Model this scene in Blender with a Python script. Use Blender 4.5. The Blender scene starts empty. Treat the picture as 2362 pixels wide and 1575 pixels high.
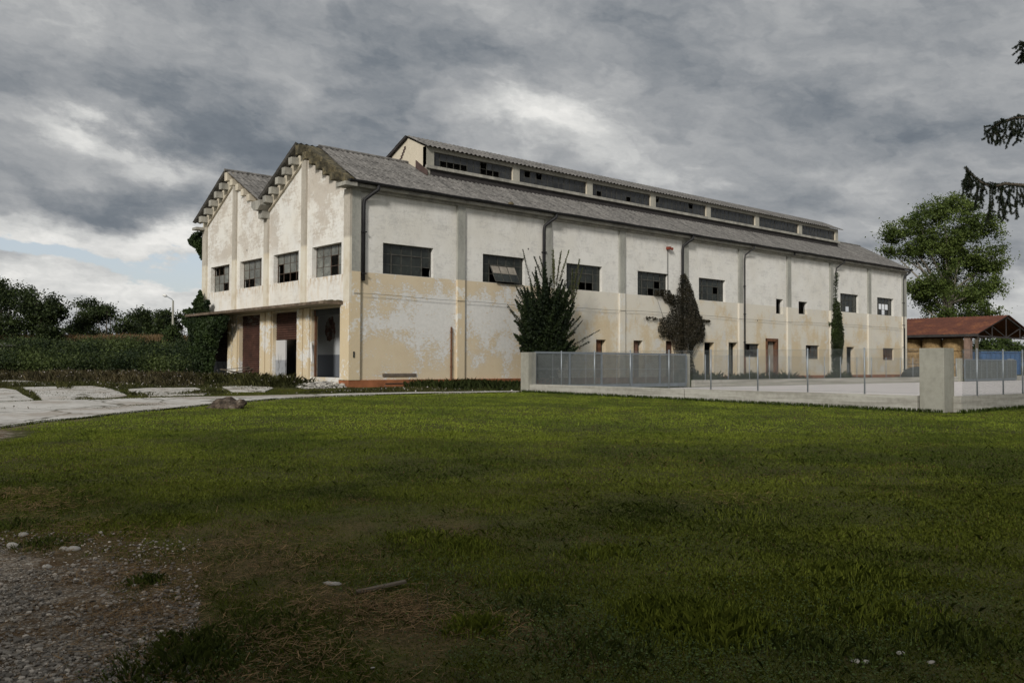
import bpy, math, random
import numpy as np
from mathutils import Vector
random.seed(7); RNG = np.random.default_rng(11)
rad = math.radians
scene = bpy.context.scene
COL = scene.collection

# ------------------------------------------------------------ camera
CAM = np.array([-20.63964, -34.70047, 1.1])
FX = 2030.3577; CXP, CYP = 1181.0, 787.5
FW = np.array([0.65843026, 0.75222031, 0.02518332])
RT = np.array([0.75238386, -0.65871193, 0.00413779])
UP = np.cross(RT, FW)
cd = bpy.data.cameras.new("camera"); cam = bpy.data.objects.new("camera", cd); COL.objects.link(cam)
cd.sensor_width = 36.0; cd.lens = FX / 2362 * 36.0; cd.clip_start = 0.1; cd.clip_end = 9000
from mathutils import Matrix
Mx = Matrix(((RT[0], UP[0], -FW[0], CAM[0]), (RT[1], UP[1], -FW[1], CAM[1]), (RT[2], UP[2], -FW[2], CAM[2]), (0, 0, 0, 1)))
cam.matrix_world = Mx
scene.camera = cam
scene.view_settings.view_transform = 'Standard'; scene.view_settings.look = 'None'
scene.view_settings.exposure = 0.0; scene.view_settings.gamma = 1.0
try:
    scene.cycles.max_bounces = 6; scene.cycles.transparent_max_bounces = 12
    scene.cycles.sample_clamp_indirect = 4.0
except Exception: pass

# pixel of the photograph -> points of the place
def ray(px, py): return FW + (px - CXP) / FX * RT - (py - CYP) / FX * UP
def at(px, py, depth): return CAM + depth * ray(px, py)
def onplane(px, py, axis, val):
    d = ray(px, py); t = (val - CAM[axis]) / d[axis]; return CAM + t * d
SM = 38.0
def gz(x, y):
    s = (np.asarray(x) - CAM[0]) * 0.6586 + (np.asarray(y) - CAM[1]) * 0.7525
    return -0.0142 * (SM - np.clip(s, -6, SM))
def ground(px, py, dz=0.0):
    z = 0.0
    for _ in range(14):
        P = onplane(px, py, 2, z); z = float(gz(P[0], P[1])) + dz
    return np.array([P[0], P[1], z])

# ------------------------------------------------------------ sun + sky
SUN_EL, SUN_DIR = rad(27), (-0.86, -0.51)      # where the sun stands, seen from the place
sv = Vector((SUN_DIR[0], SUN_DIR[1], 0)).normalized() * math.cos(SUN_EL) + Vector((0, 0, math.sin(SUN_EL)))
sl = bpy.data.lights.new("sun", 'SUN'); sun = bpy.data.objects.new("sun", sl); COL.objects.link(sun)
sl.energy = 2.5; sl.angle = rad(9); sl.color = (1.0, 0.955, 0.88)
sun.rotation_euler = (-sv).to_track_quat('-Z', 'Y').to_euler()

class NT:
    """tiny node helper"""
    def __init__(s, tree): s.t = tree; s.n = tree.nodes; s.l = tree.links
    def node(s, typ, **kw):
        n = s.n.new(typ)
        for k, v in kw.items(): setattr(n, k, v)
        return n
    def put(s, sock, v):
        if isinstance(v, bpy.types.NodeSocket): s.l.new(v, sock)
        else:
            if isinstance(v, (tuple, list)) and len(v) == 3 and sock.type == 'RGBA': v = (*v, 1)
            sock.default_value = v
    def math(s, op, a, b=0.0, c=0.0, clamp=False):
        n = s.node('ShaderNodeMath', operation=op, use_clamp=clamp)
        s.put(n.inputs[0], a); s.put(n.inputs[1], b); s.put(n.inputs[2], c); return n.outputs[0]
    def vmath(s, op, a, b=(0, 0, 0)):
        n = s.node('ShaderNodeVectorMath', operation=op); s.put(n.inputs[0], a); s.put(n.inputs[1], b)
        return n.outputs['Value'] if op in ('DOT_PRODUCT', 'LENGTH') else n.outputs['Vector']
    def mix(s, f, a, b, blend='MIX'):
        n = s.node('ShaderNodeMix', data_type='RGBA', blend_type=blend)
        s.put(n.inputs[0], f); s.put(n.inputs[6], a); s.put(n.inputs[7], b); return n.outputs[2]
    def noise(s, vec, scale, detail=4, rough=0.55, dist=0.0, color=False):
        n = s.node('ShaderNodeTexNoise'); s.put(n.inputs['Vector'], vec)
        n.inputs['Scale'].default_value = scale; n.inputs['Detail'].default_value = detail
        n.inputs['Roughness'].default_value = rough; n.inputs['Distortion'].default_value = dist
        return n.outputs['Color'] if color else n.outputs['Fac']
    def ramp(s, fac, stops, interp='LINEAR'):
        n = s.node('ShaderNodeValToRGB'); r = n.color_ramp; r.interpolation = interp
        while len(r.elements) < len(stops): r.elements.new(0.5)
        for e, (p, c) in zip(r.elements, stops):
            e.position = p; e.color = (*c, 1) if isinstance(c, tuple) else (c, c, c, 1)
        s.put(n.inputs[0], fac); return n.outputs[0]
    def smooth(s, x, a, b):
        n = s.node('ShaderNodeMapRange', interpolation_type='SMOOTHSTEP'); s.put(n.inputs[0], x)
        n.inputs[1].default_value = a; n.inputs[2].default_value = b
        n.inputs[3].default_value = 0.0; n.inputs[4].default_value = 1.0; return n.outputs[0]
    def xyz(s, v): n = s.node('ShaderNodeSeparateXYZ'); s.put(n.inputs[0], v); return n.outputs
    def comb(s, x, y, z):
        n = s.node('ShaderNodeCombineXYZ'); s.put(n.inputs[0], x); s.put(n.inputs[1], y); s.put(n.inputs[2], z); return n.outputs[0]

world = bpy.data.worlds.new("World"); scene.world = world; world.use_nodes = True
W = NT(world.node_tree); W.n.clear()
wo = W.node('ShaderNodeOutputWorld')
nish = W.node('ShaderNodeTexSky', sky_type='NISHITA'); nish.sun_disc = False
nish.sun_elevation = SUN_EL; nish.sun_rotation = math.atan2(sv.x, sv.y); nish.dust_density = 2.0
dirv = W.vmath('NORMALIZE', W.node('ShaderNodeTexCoord').outputs['Generated'])
# compass bearing (0 = towards the warehouse) and height above the horizon, in units of 100 photo pixels
fh = Vector((FW[0], FW[1], 0)).normalized(); rh = Vector((fh.y, -fh.x, 0))
da = W.vmath('DOT_PRODUCT', dirv, tuple(rh)); db = W.vmath('DOT_PRODUCT', dirv, tuple(fh)); dz = W.xyz(dirv)[2]
K = FX / 100
BX = W.math('MULTIPLY', W.math('ARCTAN2', da, db), K)
BY = W.math('MULTIPLY', W.math('ARCSINE', dz), K)
zc = W.math('ADD', W.math('MAXIMUM', dz, 0.0), 0.13)
pl = W.comb(W.math('DIVIDE', da, zc), W.math('DIVIDE', db, zc), 0.0)
plr = W.node('ShaderNodeMapping'); W.put(plr.inputs[0], pl); plr.inputs['Rotation'].default_value = (0, 0, rad(-24)); plr.inputs['Scale'].default_value = (1.0, 1.25, 1)
warp = W.noise(plr.outputs[0], 1.3, 6, 0.6, color=True)
plw = W.vmath('ADD', plr.outputs[0], W.vmath('MULTIPLY', W.vmath('SUBTRACT', warp, (0.5, 0.5, 0.5)), (0.55, 0.55, 0.55)))
n1 = W.noise(plw, 1.0, 7, 0.55)
n2 = W.noise(plw, 2.8, 8, 0.54, 0.1)
ang = W.comb(W.math('MULTIPLY', BX, 0.42), W.math('ADD', W.math('MULTIPLY', BY, 0.80), W.math('MULTIPLY', BX, 0.10)), 0.0)
angw = W.vmath('ADD', ang, W.vmath('MULTIPLY', W.vmath('SUBTRACT', W.noise(ang, 0.9, 5, 0.6, color=True), (0.5, 0.5, 0.5)), (1.6, 1.6, 1.6)))
n3 = W.noise(angw, 1.05, 9, 0.53)
n4 = W.noise(angw, 3.6, 6, 0.55, 0.1)
# slow wobble of the placed banks of cloud
ws = W.noise(ang, 0.9, 6, 0.6, color=True); wx = W.xyz(ws)
BXw = W.math('ADD', BX, W.math('MULTIPLY', W.math('SUBTRACT', wx[0], 0.5), 3.6))
BYw = W.math('ADD', BY, W.math('MULTIPLY', W.math('SUBTRACT', wx[1], 0.5), 2.4))
def bank(px, py, sx, sy, rot, amp):
    X0 = math.atan((px - 1181) / FX) * K; Y0 = math.atan((838 - py) / FX * math.cos(X0 / K)) * K
    c, s_ = math.cos(rad(rot)), math.sin(rad(rot))
    dx = W.math('SUBTRACT', BXw, X0); dy = W.math('SUBTRACT', BYw, Y0)
    u = W.math('ADD', W.math('MULTIPLY', dx, c / sx), W.math('MULTIPLY', dy, s_ / sx))
    v = W.math('ADD', W.math('MULTIPLY', dx, -s_ / sy), W.math('MULTIPLY', dy, c / sy))
    e = W.math('ADD', W.math('MULTIPLY', u, u), W.math('MULTIPLY', v, v))
    return W.math('MULTIPLY', W.math('POWER', 2.718, W.math('MULTIPLY', e, -1.0)), amp)
val = W.math('ADD', 0.50, W.math('MULTIPLY', W.math('SUBTRACT', n1, 0.5), 0.50))
val = W.math('ADD', val, W.math('MULTIPLY', W.math('SUBTRACT', n2, 0.5), 0.26))
val = W.math('ADD', val, W.math('MULTIPLY', W.math('SUBTRACT', n3, 0.5), 0.70))
val = W.math('ADD', val, W.math('MULTIPLY', W.math('SUBTRACT', n4, 0.5), 0.22))
#        px    py   half-sizes(100px) rot  amp
for b in [(330, 250, 4.6, 0.75, -12, -0.26), (820, 330, 2.6, 0.8, -8, -0.20), (930, 130, 3.6, 0.9, -8, -0.20),
          (330, 480, 3.4, 0.55, -4, -0.26), (1650, 160, 4.0, 1.1, -6, -0.12), (2100, 290, 3.6, 0.6, 6, -0.14),
          (150, 300, 1.5, 0.35, -14, 0.34), (410, 372, 1.3, 0.3, -6, 0.34), (700, 140, 1.1, 1.2, 30, 0.20), (120, 60, 1.8, 1.3, 0, 0.12),
          (1260, 260, 2.2, 0.75, -6, 0.46), (1560, 430, 2.4, 0.5, -18, 0.22), (1900, 390, 2.6, 0.4, -4, 0.12),
          (250, 540, 3.6, 0.42, -2, 0.40), (180, 670, 6.5, 0.70, 0, 0.42), (600, 560, 3.0, 0.5, 0, 0.15), (2200, 690, 3.5, 0.7, 0, 0.26), (2250, 560, 3.0, 0.25, 0, -0.16),
          (160, 400, 2.6, 0.5, -6, 0.10)]:
    val = W.math('ADD', val, bank(*b))
cl = W.ramp(val, [(0.0, (0.115, 0.138, 0.168)), (0.25, (0.178, 0.202, 0.230)), (0.45, (0.300, 0.316, 0.334)), (0.62, (0.41, 0.42, 0.428)), (0.80, (0.60, 0.605, 0.595)), (1.0, (0.84, 0.83, 0.80))])
# brighter veil round the hidden sun, behind the photographer
glow = W.math('POWER', W.math('MAXIMUM', W.vmath('DOT_PRODUCT', dirv, tuple(sv)), 0.0), 2.0)
cl = W.mix(1.0, cl, W.mix(glow, (1, 1, 1), (2.3, 2.15, 1.9)), 'MULTIPLY')
gap = W.math('ADD', bank(230, 592, 4.6, 0.26, -3, 1.2), bank(20, 545, 1.2, 0.3, -20, 0.7))
gap = W.smooth(W.math('ADD', gap, W.math('MULTIPLY', W.math('SUBTRACT', n2, 0.5), 1.6)), 0.45, 1.0)
skyb = W.mix(0.45, W.mix(1.0, nish.outputs[0], (0.12, 0.115, 0.12), 'MULTIPLY'), (0.66, 0.70, 0.74))
skyc = W.mix(gap, cl, skyb)
bg = W.node('ShaderNodeBackground'); W.put(bg.inputs[0], skyc); bg.inputs[1].default_value = 1.0
W.l.new(bg.outputs[0], wo.inputs[0])

# ------------------------------------------------------------ mesh helpers
def link(o, parent=None):
    COL.objects.link(o)
    if parent is not None: o.parent = parent
    return o
def tag(o, label=None, cat=None, group=None, kind=None):
    if label: o['label'] = label
    if cat: o['category'] = cat
    if group: o['group'] = group
    if kind: o['kind'] = kind
    return o
def empty(name, loc, label, cat, group=None):
    o = bpy.data.objects.new(name, None); o.empty_display_size = 0.3
    COL.objects.link(o); o.location = tuple(float(v) for v in loc); tag(o, label, cat, group); return o

class MB:
    def __init__(s): s.v = []; s.f = []; s.m = []; s.mi = 0
    def quad(s, a, b, c, d):
        n = len(s.v); s.v += [tuple(a), tuple(b), tuple(c), tuple(d)]; s.f.append((n, n + 1, n + 2, n + 3)); s.m.append(s.mi)
    def poly(s, pts):
        n = len(s.v); s.v += [tuple(p) for p in pts]; s.f.append(tuple(range(n, n + len(pts)))); s.m.append(s.mi)
    def box(s, x0, x1, y0, y1, z0, z1, jit=0):
        P = [(x0, y0, z0), (x1, y0, z0), (x1, y1, z0), (x0, y1, z0), (x0, y0, z1), (x1, y0, z1), (x1, y1, z1), (x0, y1, z1)]
        if jit: P = [tuple(c + random.uniform(-jit, jit) for c in p) for p in P]
        s.hexa(P)
    def hexa(s, P):
        n = len(s.v); s.v += [tuple(p) for p in P]
        for f in ((3, 2, 1, 0), (4, 5, 6, 7), (0, 1, 5, 4), (1, 2, 6, 5), (2, 3, 7, 6), (3, 0, 4, 7)):
            s.f.append(tuple(n + i for i in f)); s.m.append(s.mi)
    def beam(s, a, b, w, h, up=(0, 0, 1)):
        a = Vector(a); b = Vector(b); d = (b - a).normalized(); u = Vector(up)
        r = d.cross(u)
        if r.length < 1e-4: r = d.cross(Vector((1, 0, 0)))
        r.normalize(); u = r.cross(d).normalized(); r = r * w / 2; u = u * h / 2
        s.hexa([a - r - u, a + r - u, a + r + u, a - r + u, b - r - u, b + r - u, b + r + u, b - r + u])
    def prism(s, pts, d):
        """pts: closed polygon, extruded by vector d"""
        n = len(s.v); k = len(pts); s.v += [tuple(p) for p in pts] + [tuple(Vector(p) + Vector(d)) for p in pts]
        s.f.append(tuple(range(n, n + k))); s.m.append(s.mi)
        s.f.append(tuple(range(n + 2 * k - 1, n + k - 1, -1))); s.m.append(s.mi)
        for i in range(k):
            j = (i + 1) % k; s.f.append((n + i, n + j, n + k + j, n + k + i)); s.m.append(s.mi)
    def tube(s, pts, r, n=6, cap=True):
        pts = [Vector(p) for p in pts]; k = len(pts); base = len(s.v)
        rs = r if isinstance(r, (list, tuple)) else [r] * k
        ref = None
        for i, p in enumerate(pts):
            d = (pts[min(i + 1, k - 1)] - pts[max(i - 1, 0)]).normalized()
            if ref is None: ref = d.orthogonal().normalized()
            a = (ref - d * ref.dot(d)).normalized(); ref = a; b = d.cross(a)
            for j in range(n):
                t = 2 * math.pi * j / n; s.v.append(tuple(p + (a * math.cos(t) + b * math.sin(t)) * rs[i]))
        for i in range(k - 1):
            for j in range(n):
                q = (j + 1) % n
                s.f.append((base + i * n + j, base + i * n + q, base + (i + 1) * n + q, base + (i + 1) * n + j)); s.m.append(s.mi)
        if cap:
            s.f.append(tuple(base + j for j in range(n))[::-1]); s.m.append(s.mi)
            s.f.append(tuple(base + (k - 1) * n + j for j in range(n))); s.m.append(s.mi)
    def blob(s, c, r, seed=0, sub=2, flat=1.0, rough=0.25):
        import bmesh
        bm = bmesh.new(); bmesh.ops.create_icosphere(bm, subdivisions=sub, radius=1)
        rr = random.Random(seed); offs = [(Vector((rr.uniform(-1, 1), rr.uniform(-1, 1), rr.uniform(-1, 1))).normalized(), rr.uniform(-rough, rough)) for _ in range(9)]
        n = len(s.v)
        for v in bm.verts:
            d = v.co.normalized(); k = 1 + sum(a * max(0, d.dot(o)) ** 3 for o, a in offs)
            s.v.append((c[0] + d.x * r[0] * k, c[1] + d.y * r[1] * k, c[2] + d.z * r[2] * k * flat))
        for f in bm.faces: s.f.append(tuple(n + v.index for v in f.verts)); s.m.append(s.mi)
        bm.free()
    def build(s, name, mats, parent=None, smooth=False, origin=None, bevel=0):
        me = bpy.data.meshes.new(name)
        v = s.v
        if origin is not None: v = [(p[0] - origin[0], p[1] - origin[1], p[2] - origin[2]) for p in v]
        me.from_pydata(v, [], s.f)
        if not isinstance(mats, (list, tuple)): mats = [mats]
        for m in mats: me.materials.append(m)
        me.polygons.foreach_set('material_index', s.m)
        if smooth: me.polygons.foreach_set('use_smooth', [True] * len(s.f))
        me.update()
        o = bpy.data.objects.new(name, me); link(o, parent)
        if origin is not None: o.location = tuple(float(q) for q in origin)
        if bevel:
            b = o.modifiers.new('bevel', 'BEVEL'); b.width = bevel; b.segments = 2; b.limit_method = 'ANGLE'
        return o

def cards(name, quads, cols, mat, parent=None, origin=(0, 0, 0)):
    """quads: (N,k,3) array of faces with k corners, cols: (N,3)"""
    N, k, _ = quads.shape; me = bpy.data.meshes.new(name)
    q = (quads - np.asarray(origin)).astype(np.float32)
    me.vertices.add(N * k); me.vertices.foreach_set('co', q.reshape(-1))
    me.loops.add(N * k); me.loops.foreach_set('vertex_index', np.arange(N * k, dtype=np.int32))
    me.polygons.add(N); me.polygons.foreach_set('loop_start', np.arange(0, N * k, k, dtype=np.int32))
    me.polygons.foreach_set('loop_total', np.full(N, k, dtype=np.int32))
    me.update(calc_edges=True)
    ca = me.color_attributes.new('Col', 'FLOAT_COLOR', 'POINT')
    c4 = np.ones((N, k, 4), np.float32); c4[:, :, :3] = cols[:, None, :]
    ca.data.foreach_set('color', c4.reshape(-1))
    me.materials.append(mat)
    o = bpy.data.objects.new(name, me); link(o, parent); o.location = tuple(float(v) for v in origin)
    return o

# numpy value noise
def _h(ix, iy, s): 
    n = (ix * 374761393 + iy * 668265263 + s * 982451653) & 0x7fffffff
    n = ((n ^ (n >> 13)) * 1274126177) & 0x7fffffff
    return ((n ^ (n >> 16)) & 0xffff) / 65535.0
def vn(x, y, s=0):
    x = np.asarray(x, float); y = np.asarray(y, float)
    ix = np.floor(x).astype(np.int64); iy = np.floor(y).astype(np.int64); fx = x - ix; fy = y - iy
    fx = fx * fx * (3 - 2 * fx); fy = fy * fy * (3 - 2 * fy)
    return (_h(ix, iy, s) * (1 - fx) + _h(ix + 1, iy, s) * fx) * (1 - fy) + (_h(ix, iy + 1, s) * (1 - fx) + _h(ix + 1, iy + 1, s) * fx) * fy
def fbm(x, y, o=4, s=0):
    v = 0; a = 0.5; t = 0
    for i in range(o): v = v + a * vn(np.asarray(x) * 2 ** i, np.asarray(y) * 2 ** i, s + i); t += a; a *= 0.5
    return v / t
def inpoly(x, y, P):
    x = np.asarray(x); y = np.asarray(y); r = np.zeros(x.shape, bool); n = len(P)
    for i in range(n):
        x1, y1 = P[i][0], P[i][1]; x2, y2 = P[(i + 1) % n][0], P[(i + 1) % n][1]
        if y1 == y2: continue
        c = ((y1 > y) != (y2 > y)) & (x < (x2 - x1) * (y - y1) / (y2 - y1) + x1); r ^= c
    return r
def sdist(x, y, P):
    """signed distance to polygon, positive inside"""
    x = np.asarray(x, float); y = np.asarray(y, float); d = np.full(x.shape, 1e9); n = len(P)
    for i in range(n):
        x1, y1 = P[i][0], P[i][1]; x2, y2 = P[(i + 1) % n][0], P[(i + 1) % n][1]
        ex, ey = x2 - x1, y2 - y1; t = np.clip(((x - x1) * ex + (y - y1) * ey) / (ex * ex + ey * ey + 1e-12), 0, 1)
        d = np.minimum(d, np.hypot(x - x1 - t * ex, y - y1 - t * ey))
    return np.where(inpoly(x, y, P), d, -d)

# ------------------------------------------------------------ materials
def mat(name, fn, **kw):
    m = bpy.data.materials.new(name); m.use_nodes = True; T = NT(m.node_tree); T.n.clear()
    out = T.node('ShaderNodeOutputMaterial'); p = T.node('ShaderNodeBsdfPrincipled'); T.l.new(p.outputs[0], out.inputs[0])
    p.inputs['Roughness'].default_value = kw.get('rough', 0.8); p.inputs['Metallic'].default_value = kw.get('metal', 0.0)
    p.inputs['Specular IOR Level'].default_value = kw.get('spec', 0.3)
    pos = T.node('ShaderNodeNewGeometry').outputs['Position']
    r = fn(T, pos, p)
    if r is not None: T.put(p.inputs['Base Color'], r)
    return m
def bump(T, p, h, dist=0.02, strength=0.6):
    b = T.node('ShaderNodeBump'); T.put(b.inputs['Height'], h); b.inputs['Distance'].default_value = dist; b.inputs['Strength'].default_value = strength
    T.l.new(b.outputs[0], p.inputs['Normal'])
def simple(name, col, var=0.25, scale=3, rough=0.8, metal=0, bmp=0, spec=0.3):
    def f(T, pos, p):
        n = T.noise(pos, scale, 6, 0.6)
        lo = tuple(c * (1 - var) for c in col); hi = tuple(min(1, c * (1 + var)) for c in col)
        if bmp: bump(T, p, T.noise(pos, scale * 8, 4, 0.6), bmp)
        return T.ramp(n, [(0.3, lo), (0.7, hi)])
    return mat(name, f, rough=rough, metal=metal, spec=spec)

def wall_paint(name, side):
    def f(T, pos, p):
        X, Y, Z = T.xyz(pos); L = X if side == 'long' else Y
        st = T.node('ShaderNodeMapping'); T.put(st.inputs[0], pos); st.inputs['Scale'].default_value = (1, 1, 0.28)
        brush = T.node('ShaderNodeMapping'); T.put(brush.inputs[0], pos); brush.inputs['Scale'].default_value = (0.8, 0.8, 5.0)
        big = T.noise(pos, 0.35, 5, 0.6); mid = T.noise(pos, 1.1, 8, 0.65); fine = T.noise(pos, 6.0, 6, 0.65)
        streak = T.noise(st.outputs[0], 2.2, 7, 0.62); bed = T.noise(brush.outputs[0], 1.6, 6, 0.7)
        # upper whitewash
        white = T.mix(T.smooth(big, 0.35, 0.7), (0.76, 0.75, 0.72), (0.69, 0.67, 0.62) if side == 'long' else (0.74, 0.71, 0.65))
        dirt = T.smooth(T.math('ADD', T.math('ADD', T.math('MULTIPLY', mid, 0.45), T.math('MULTIPLY', bed, 0.30)), T.math('MULTIPLY', fine, 0.25)), 0.475, 0.62)
        white = T.mix(T.math('MULTIPLY', dirt, 0.45 if side == 'long' else 0.45), white, (0.40, 0.395, 0.385) if side == 'long' else (0.50, 0.44, 0.37))
        if side == 'gable':
            # brown water stains of the gables, cleaner band round the windows
            g2_ = T.math('MULTIPLY', T.math('SUBTRACT', 1.0, T.smooth(Y, 3.6, 4.8)), T.smooth(Z, 8.6, 9.6)); g3_ = T.math('MULTIPLY', T.smooth(Y, 4.4, 5.4), T.math('SUBTRACT', 1.0, T.smooth(Y, 6.2, 8.2)))
            s1 = T.smooth(T.math('ADD', T.math('ADD', T.noise(pos, 0.6, 7, 0.62), T.math('MULTIPLY', T.math('SUBTRACT', T.math('ADD', fine, bed), 1.0), 0.35)), T.math('SUBTRACT', T.math('MULTIPLY', g2_, 0.16), T.math('MULTIPLY', g3_, 0.10))), 0.44, 0.60)
            up = T.smooth(Z, 6.55, 7.2)
            white = T.mix(T.math('MULTIPLY', T.math('MULTIPLY', s1, up), 0.66), white, (0.47, 0.41, 0.345))
            sill = T.math('MULTIPLY', T.math('MULTIPLY', T.smooth(Z, 4.55, 5.12), T.math('SUBTRACT', 1.0, T.smooth(Z, 5.14, 5.2))), T.smooth(T.noise(st.outputs[0], 5, 6, 0.7), 0.46, 0.6)); white = T.mix(T.math('MULTIPLY', sill, 0.6), white, (0.42, 0.27, 0.11))
            drip = T.math('MULTIPLY', T.smooth(streak, 0.5, 0.7), T.math('SUBTRACT', 1.0, T.smooth(Z, 4.4, 5.4)))
            white = T.mix(T.math('MULTIPLY', drip, 0.4), white, (0.60, 0.47, 0.31))
        else:
            top = T.math('MULTIPLY', T.smooth(Z, 7.9, 9.1), T.smooth(streak, 0.42, 0.6))
            white = T.mix(T.math('MULTIPLY', top, 0.3), white, (0.36, 0.34, 0.30))
        pk = T.node('ShaderNodeMapping'); T.put(pk.inputs[0], pos); pk.inputs['Scale'].default_value = (0.75, 0.75, 1.3)
        # lower ochre coat, peeling to the white beneath
        och = T.mix(T.smooth(mid, 0.3, 0.75), (0.645, 0.550, 0.400), (0.60, 0.50, 0.355))
        under = T.mix(T.smooth(fine, 0.3, 0.7), (0.64, 0.635, 0.615), (0.72, 0.71, 0.69))
        pe = T.math('ADD', T.math('MULTIPLY', T.noise(pos, 0.9, 4, 0.55, 0.3), 0.38), T.math('MULTIPLY', T.noise(pk.outputs[0], 8.0, 10, 0.82, 0.4), 0.62))
        if side == 'long':
            c1 = T.math('POWER', 2.718, T.math('MULTIPLY', T.math('ADD', T.math('POWER', T.math('DIVIDE', T.math('SUBTRACT', L, 5.0), 3.6), 2.0), T.math('POWER', T.math('DIVIDE', T.math('SUBTRACT', Z, 3.3), 1.5), 2.0)), -1.0))
            c2 = T.math('POWER', 2.718, T.math('MULTIPLY', T.math('ADD', T.math('POWER', T.math('DIVIDE', T.math('SUBTRACT', L, 8.6), 2.6), 2.0), T.math('POWER', T.math('DIVIDE', T.math('SUBTRACT', Z, 3.4), 1.7), 2.0)), -1.0))
            pe = T.math('ADD', pe, T.math('MULTIPLY', T.math('MAXIMUM', c1, c2), 0.115))
            far = T.smooth(L, 10.0, 15.0)
            pe = T.math('ADD', pe, T.math('MULTIPLY', T.math('SUBTRACT', 1.0, T.smooth(Z, 0.4, 1.2)), -0.02))
        else:
            pe = T.math('ADD', pe, T.math('MULTIPLY', T.math('SUBTRACT', 1.0, T.smooth(Z, 0.9, 2.6)), 0.07))
        peel = T.smooth(pe, 0.543, 0.56)
        low = T.mix(peel, och, under)
        if side == 'long':
            faded = T.mix(T.smooth(T.math('ADD', T.noise(pos, 0.5, 8, 0.65), T.math('MULTIPLY', T.math('ADD', T.math('SUBTRACT', 3.0, Z), T.math('MULTIPLY', T.math('SUBTRACT', T.math('ADD', fine, streak), 1.0), 7.0)), 0.045)), 0.42, 0.62), (0.66, 0.625, 0.55), (0.60, 0.50, 0.35))
            faded = T.mix(T.smooth(T.noise(pos, 0.9, 8, 0.7, 0.3), 0.56, 0.62), faded, (0.64, 0.62, 0.58))
            low = T.mix(far, low, faded)
        rust = T.math('MULTIPLY', T.smooth(T.noise(pos, 2.3, 8, 0.7), 0.62, 0.70), T.math('SUBTRACT', 1.0, T.smooth(Z, 0.9, 2.0)))
        low = T.mix(T.math('MULTIPLY', rust, 0.7), low, (0.42, 0.19, 0.06))
        edge = 5.25 if side == 'long' else 3.84
        lim = T.math('ADD', Z, T.math('MULTIPLY', T.math('SUBTRACT', fine, 0.5), 0.05))
        col = T.mix(T.smooth(lim, edge - 0.02, edge + 0.02), low, white)
        if side == 'long':   # red skirting at the very bottom
            col = T.mix(T.smooth(lim, 0.30, 0.34), T.mix(T.smooth(mid, 0.4, 0.7), (0.30, 0.115, 0.045), (0.20, 0.09, 0.05)), col)
        # tie holes
        vo = T.node('ShaderNodeTexVoronoi'); vo.inputs['Scale'].default_value = 0.62; vo.inputs['Randomness'].default_value = 0.85
        fl = T.comb(L, 0.0, Z); T.put(vo.inputs['Vector'], fl)
        col = T.mix(T.math('SUBTRACT', 1.0, T.smooth(vo.outputs['Distance'], 0.022, 0.04)), col, (0.06, 0.055, 0.05))
        bump(T, p, T.math('ADD', T.math('MULTIPLY', fine, 0.6), T.math('MULTIPLY', peel, -0.4)), 0.02, 0.6)
        return col
    return mat(name, f, rough=0.9, spec=0.15)

M = {}
M['long'] = wall_paint('limewashed_wall', 'long'); M['gable'] = wall_paint('limewashed_gable', 'gable')
def _conc(T, pos, p, a=(0.40, 0.385, 0.34), b=(0.22, 0.215, 0.195), board=False):
    st = T.node('ShaderNodeMapping'); T.put(st.inputs[0], pos); st.inputs['Scale'].default_value = (1, 1, 0.35) if not board else (0.25, 0.25, 6)
    s1 = T.noise(st.outputs[0], 1.6, 7, 0.62); s2 = T.noise(pos, 7, 6, 0.6)
    c = T.mix(T.smooth(T.math('ADD', T.math('MULTIPLY', s1, 0.7), T.math('MULTIPLY', s2, 0.3)), 0.36, 0.66), a, b)
    sp = T.smooth(T.noise(pos, 22, 3, 0.6), 0.66, 0.74)
    c = T.mix(T.math('MULTIPLY', sp, 0.5), c, (0.12, 0.115, 0.10))
    bump(T, p, T.math('ADD', s1, s2), 0.015, 0.6)
    return c
M['concrete'] = mat('weathered_concrete', _conc, rough=0.9, spec=0.2)
M['concrete_new'] = mat('board_marked_concrete', lambda T, pos, p: _conc(T, pos, p, (0.42, 0.41, 0.37), (0.25, 0.24, 0.21), True), rough=0.85, spec=0.2)
M['concrete_pillar'] = mat('cast_pillar_concrete', lambda T, pos, p: _conc(T, pos, p, (0.345, 0.34, 0.295), (0.245, 0.24, 0.205)), rough=0.85, spec=0.2)
M['concrete_dark'] = mat('grey_pilaster_concrete', lambda T, pos, p: _conc(T, pos, p, (0.33, 0.33, 0.30), (0.20, 0.20, 0.185)), rough=0.9, spec=0.2)
M['cream'] = mat('cream_render', lambda T, pos, p: _conc(T, pos, p, (0.62, 0.565, 0.46), (0.50, 0.44, 0.35)), rough=0.9)
def _pil(T, pos, p):
    X, Y, Z = T.xyz(pos)
    g = _conc(T, pos, p, (0.37, 0.37, 0.335), (0.25, 0.25, 0.23))
    o = T.mix(T.smooth(T.math('ADD', T.math('MULTIPLY', T.noise(pos, 0.8, 5), 0.6), T.math('MULTIPLY', T.noise(pos, 6, 8, 0.7), 0.4)), 0.53, 0.56), T.mix(T.smooth(X, 9.0, 20.0), (0.61, 0.51, 0.355), (0.64, 0.60, 0.52)), (0.66, 0.645, 0.60))
    o = T.mix(T.smooth(Z, 0.30, 0.34), (0.30, 0.12, 0.045), o)
    return T.mix(T.smooth(Z, 5.24, 5.27), o, g)
M['pilaster'] = mat('pilaster_paint', _pil, rough=0.9, spec=0.2)
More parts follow.
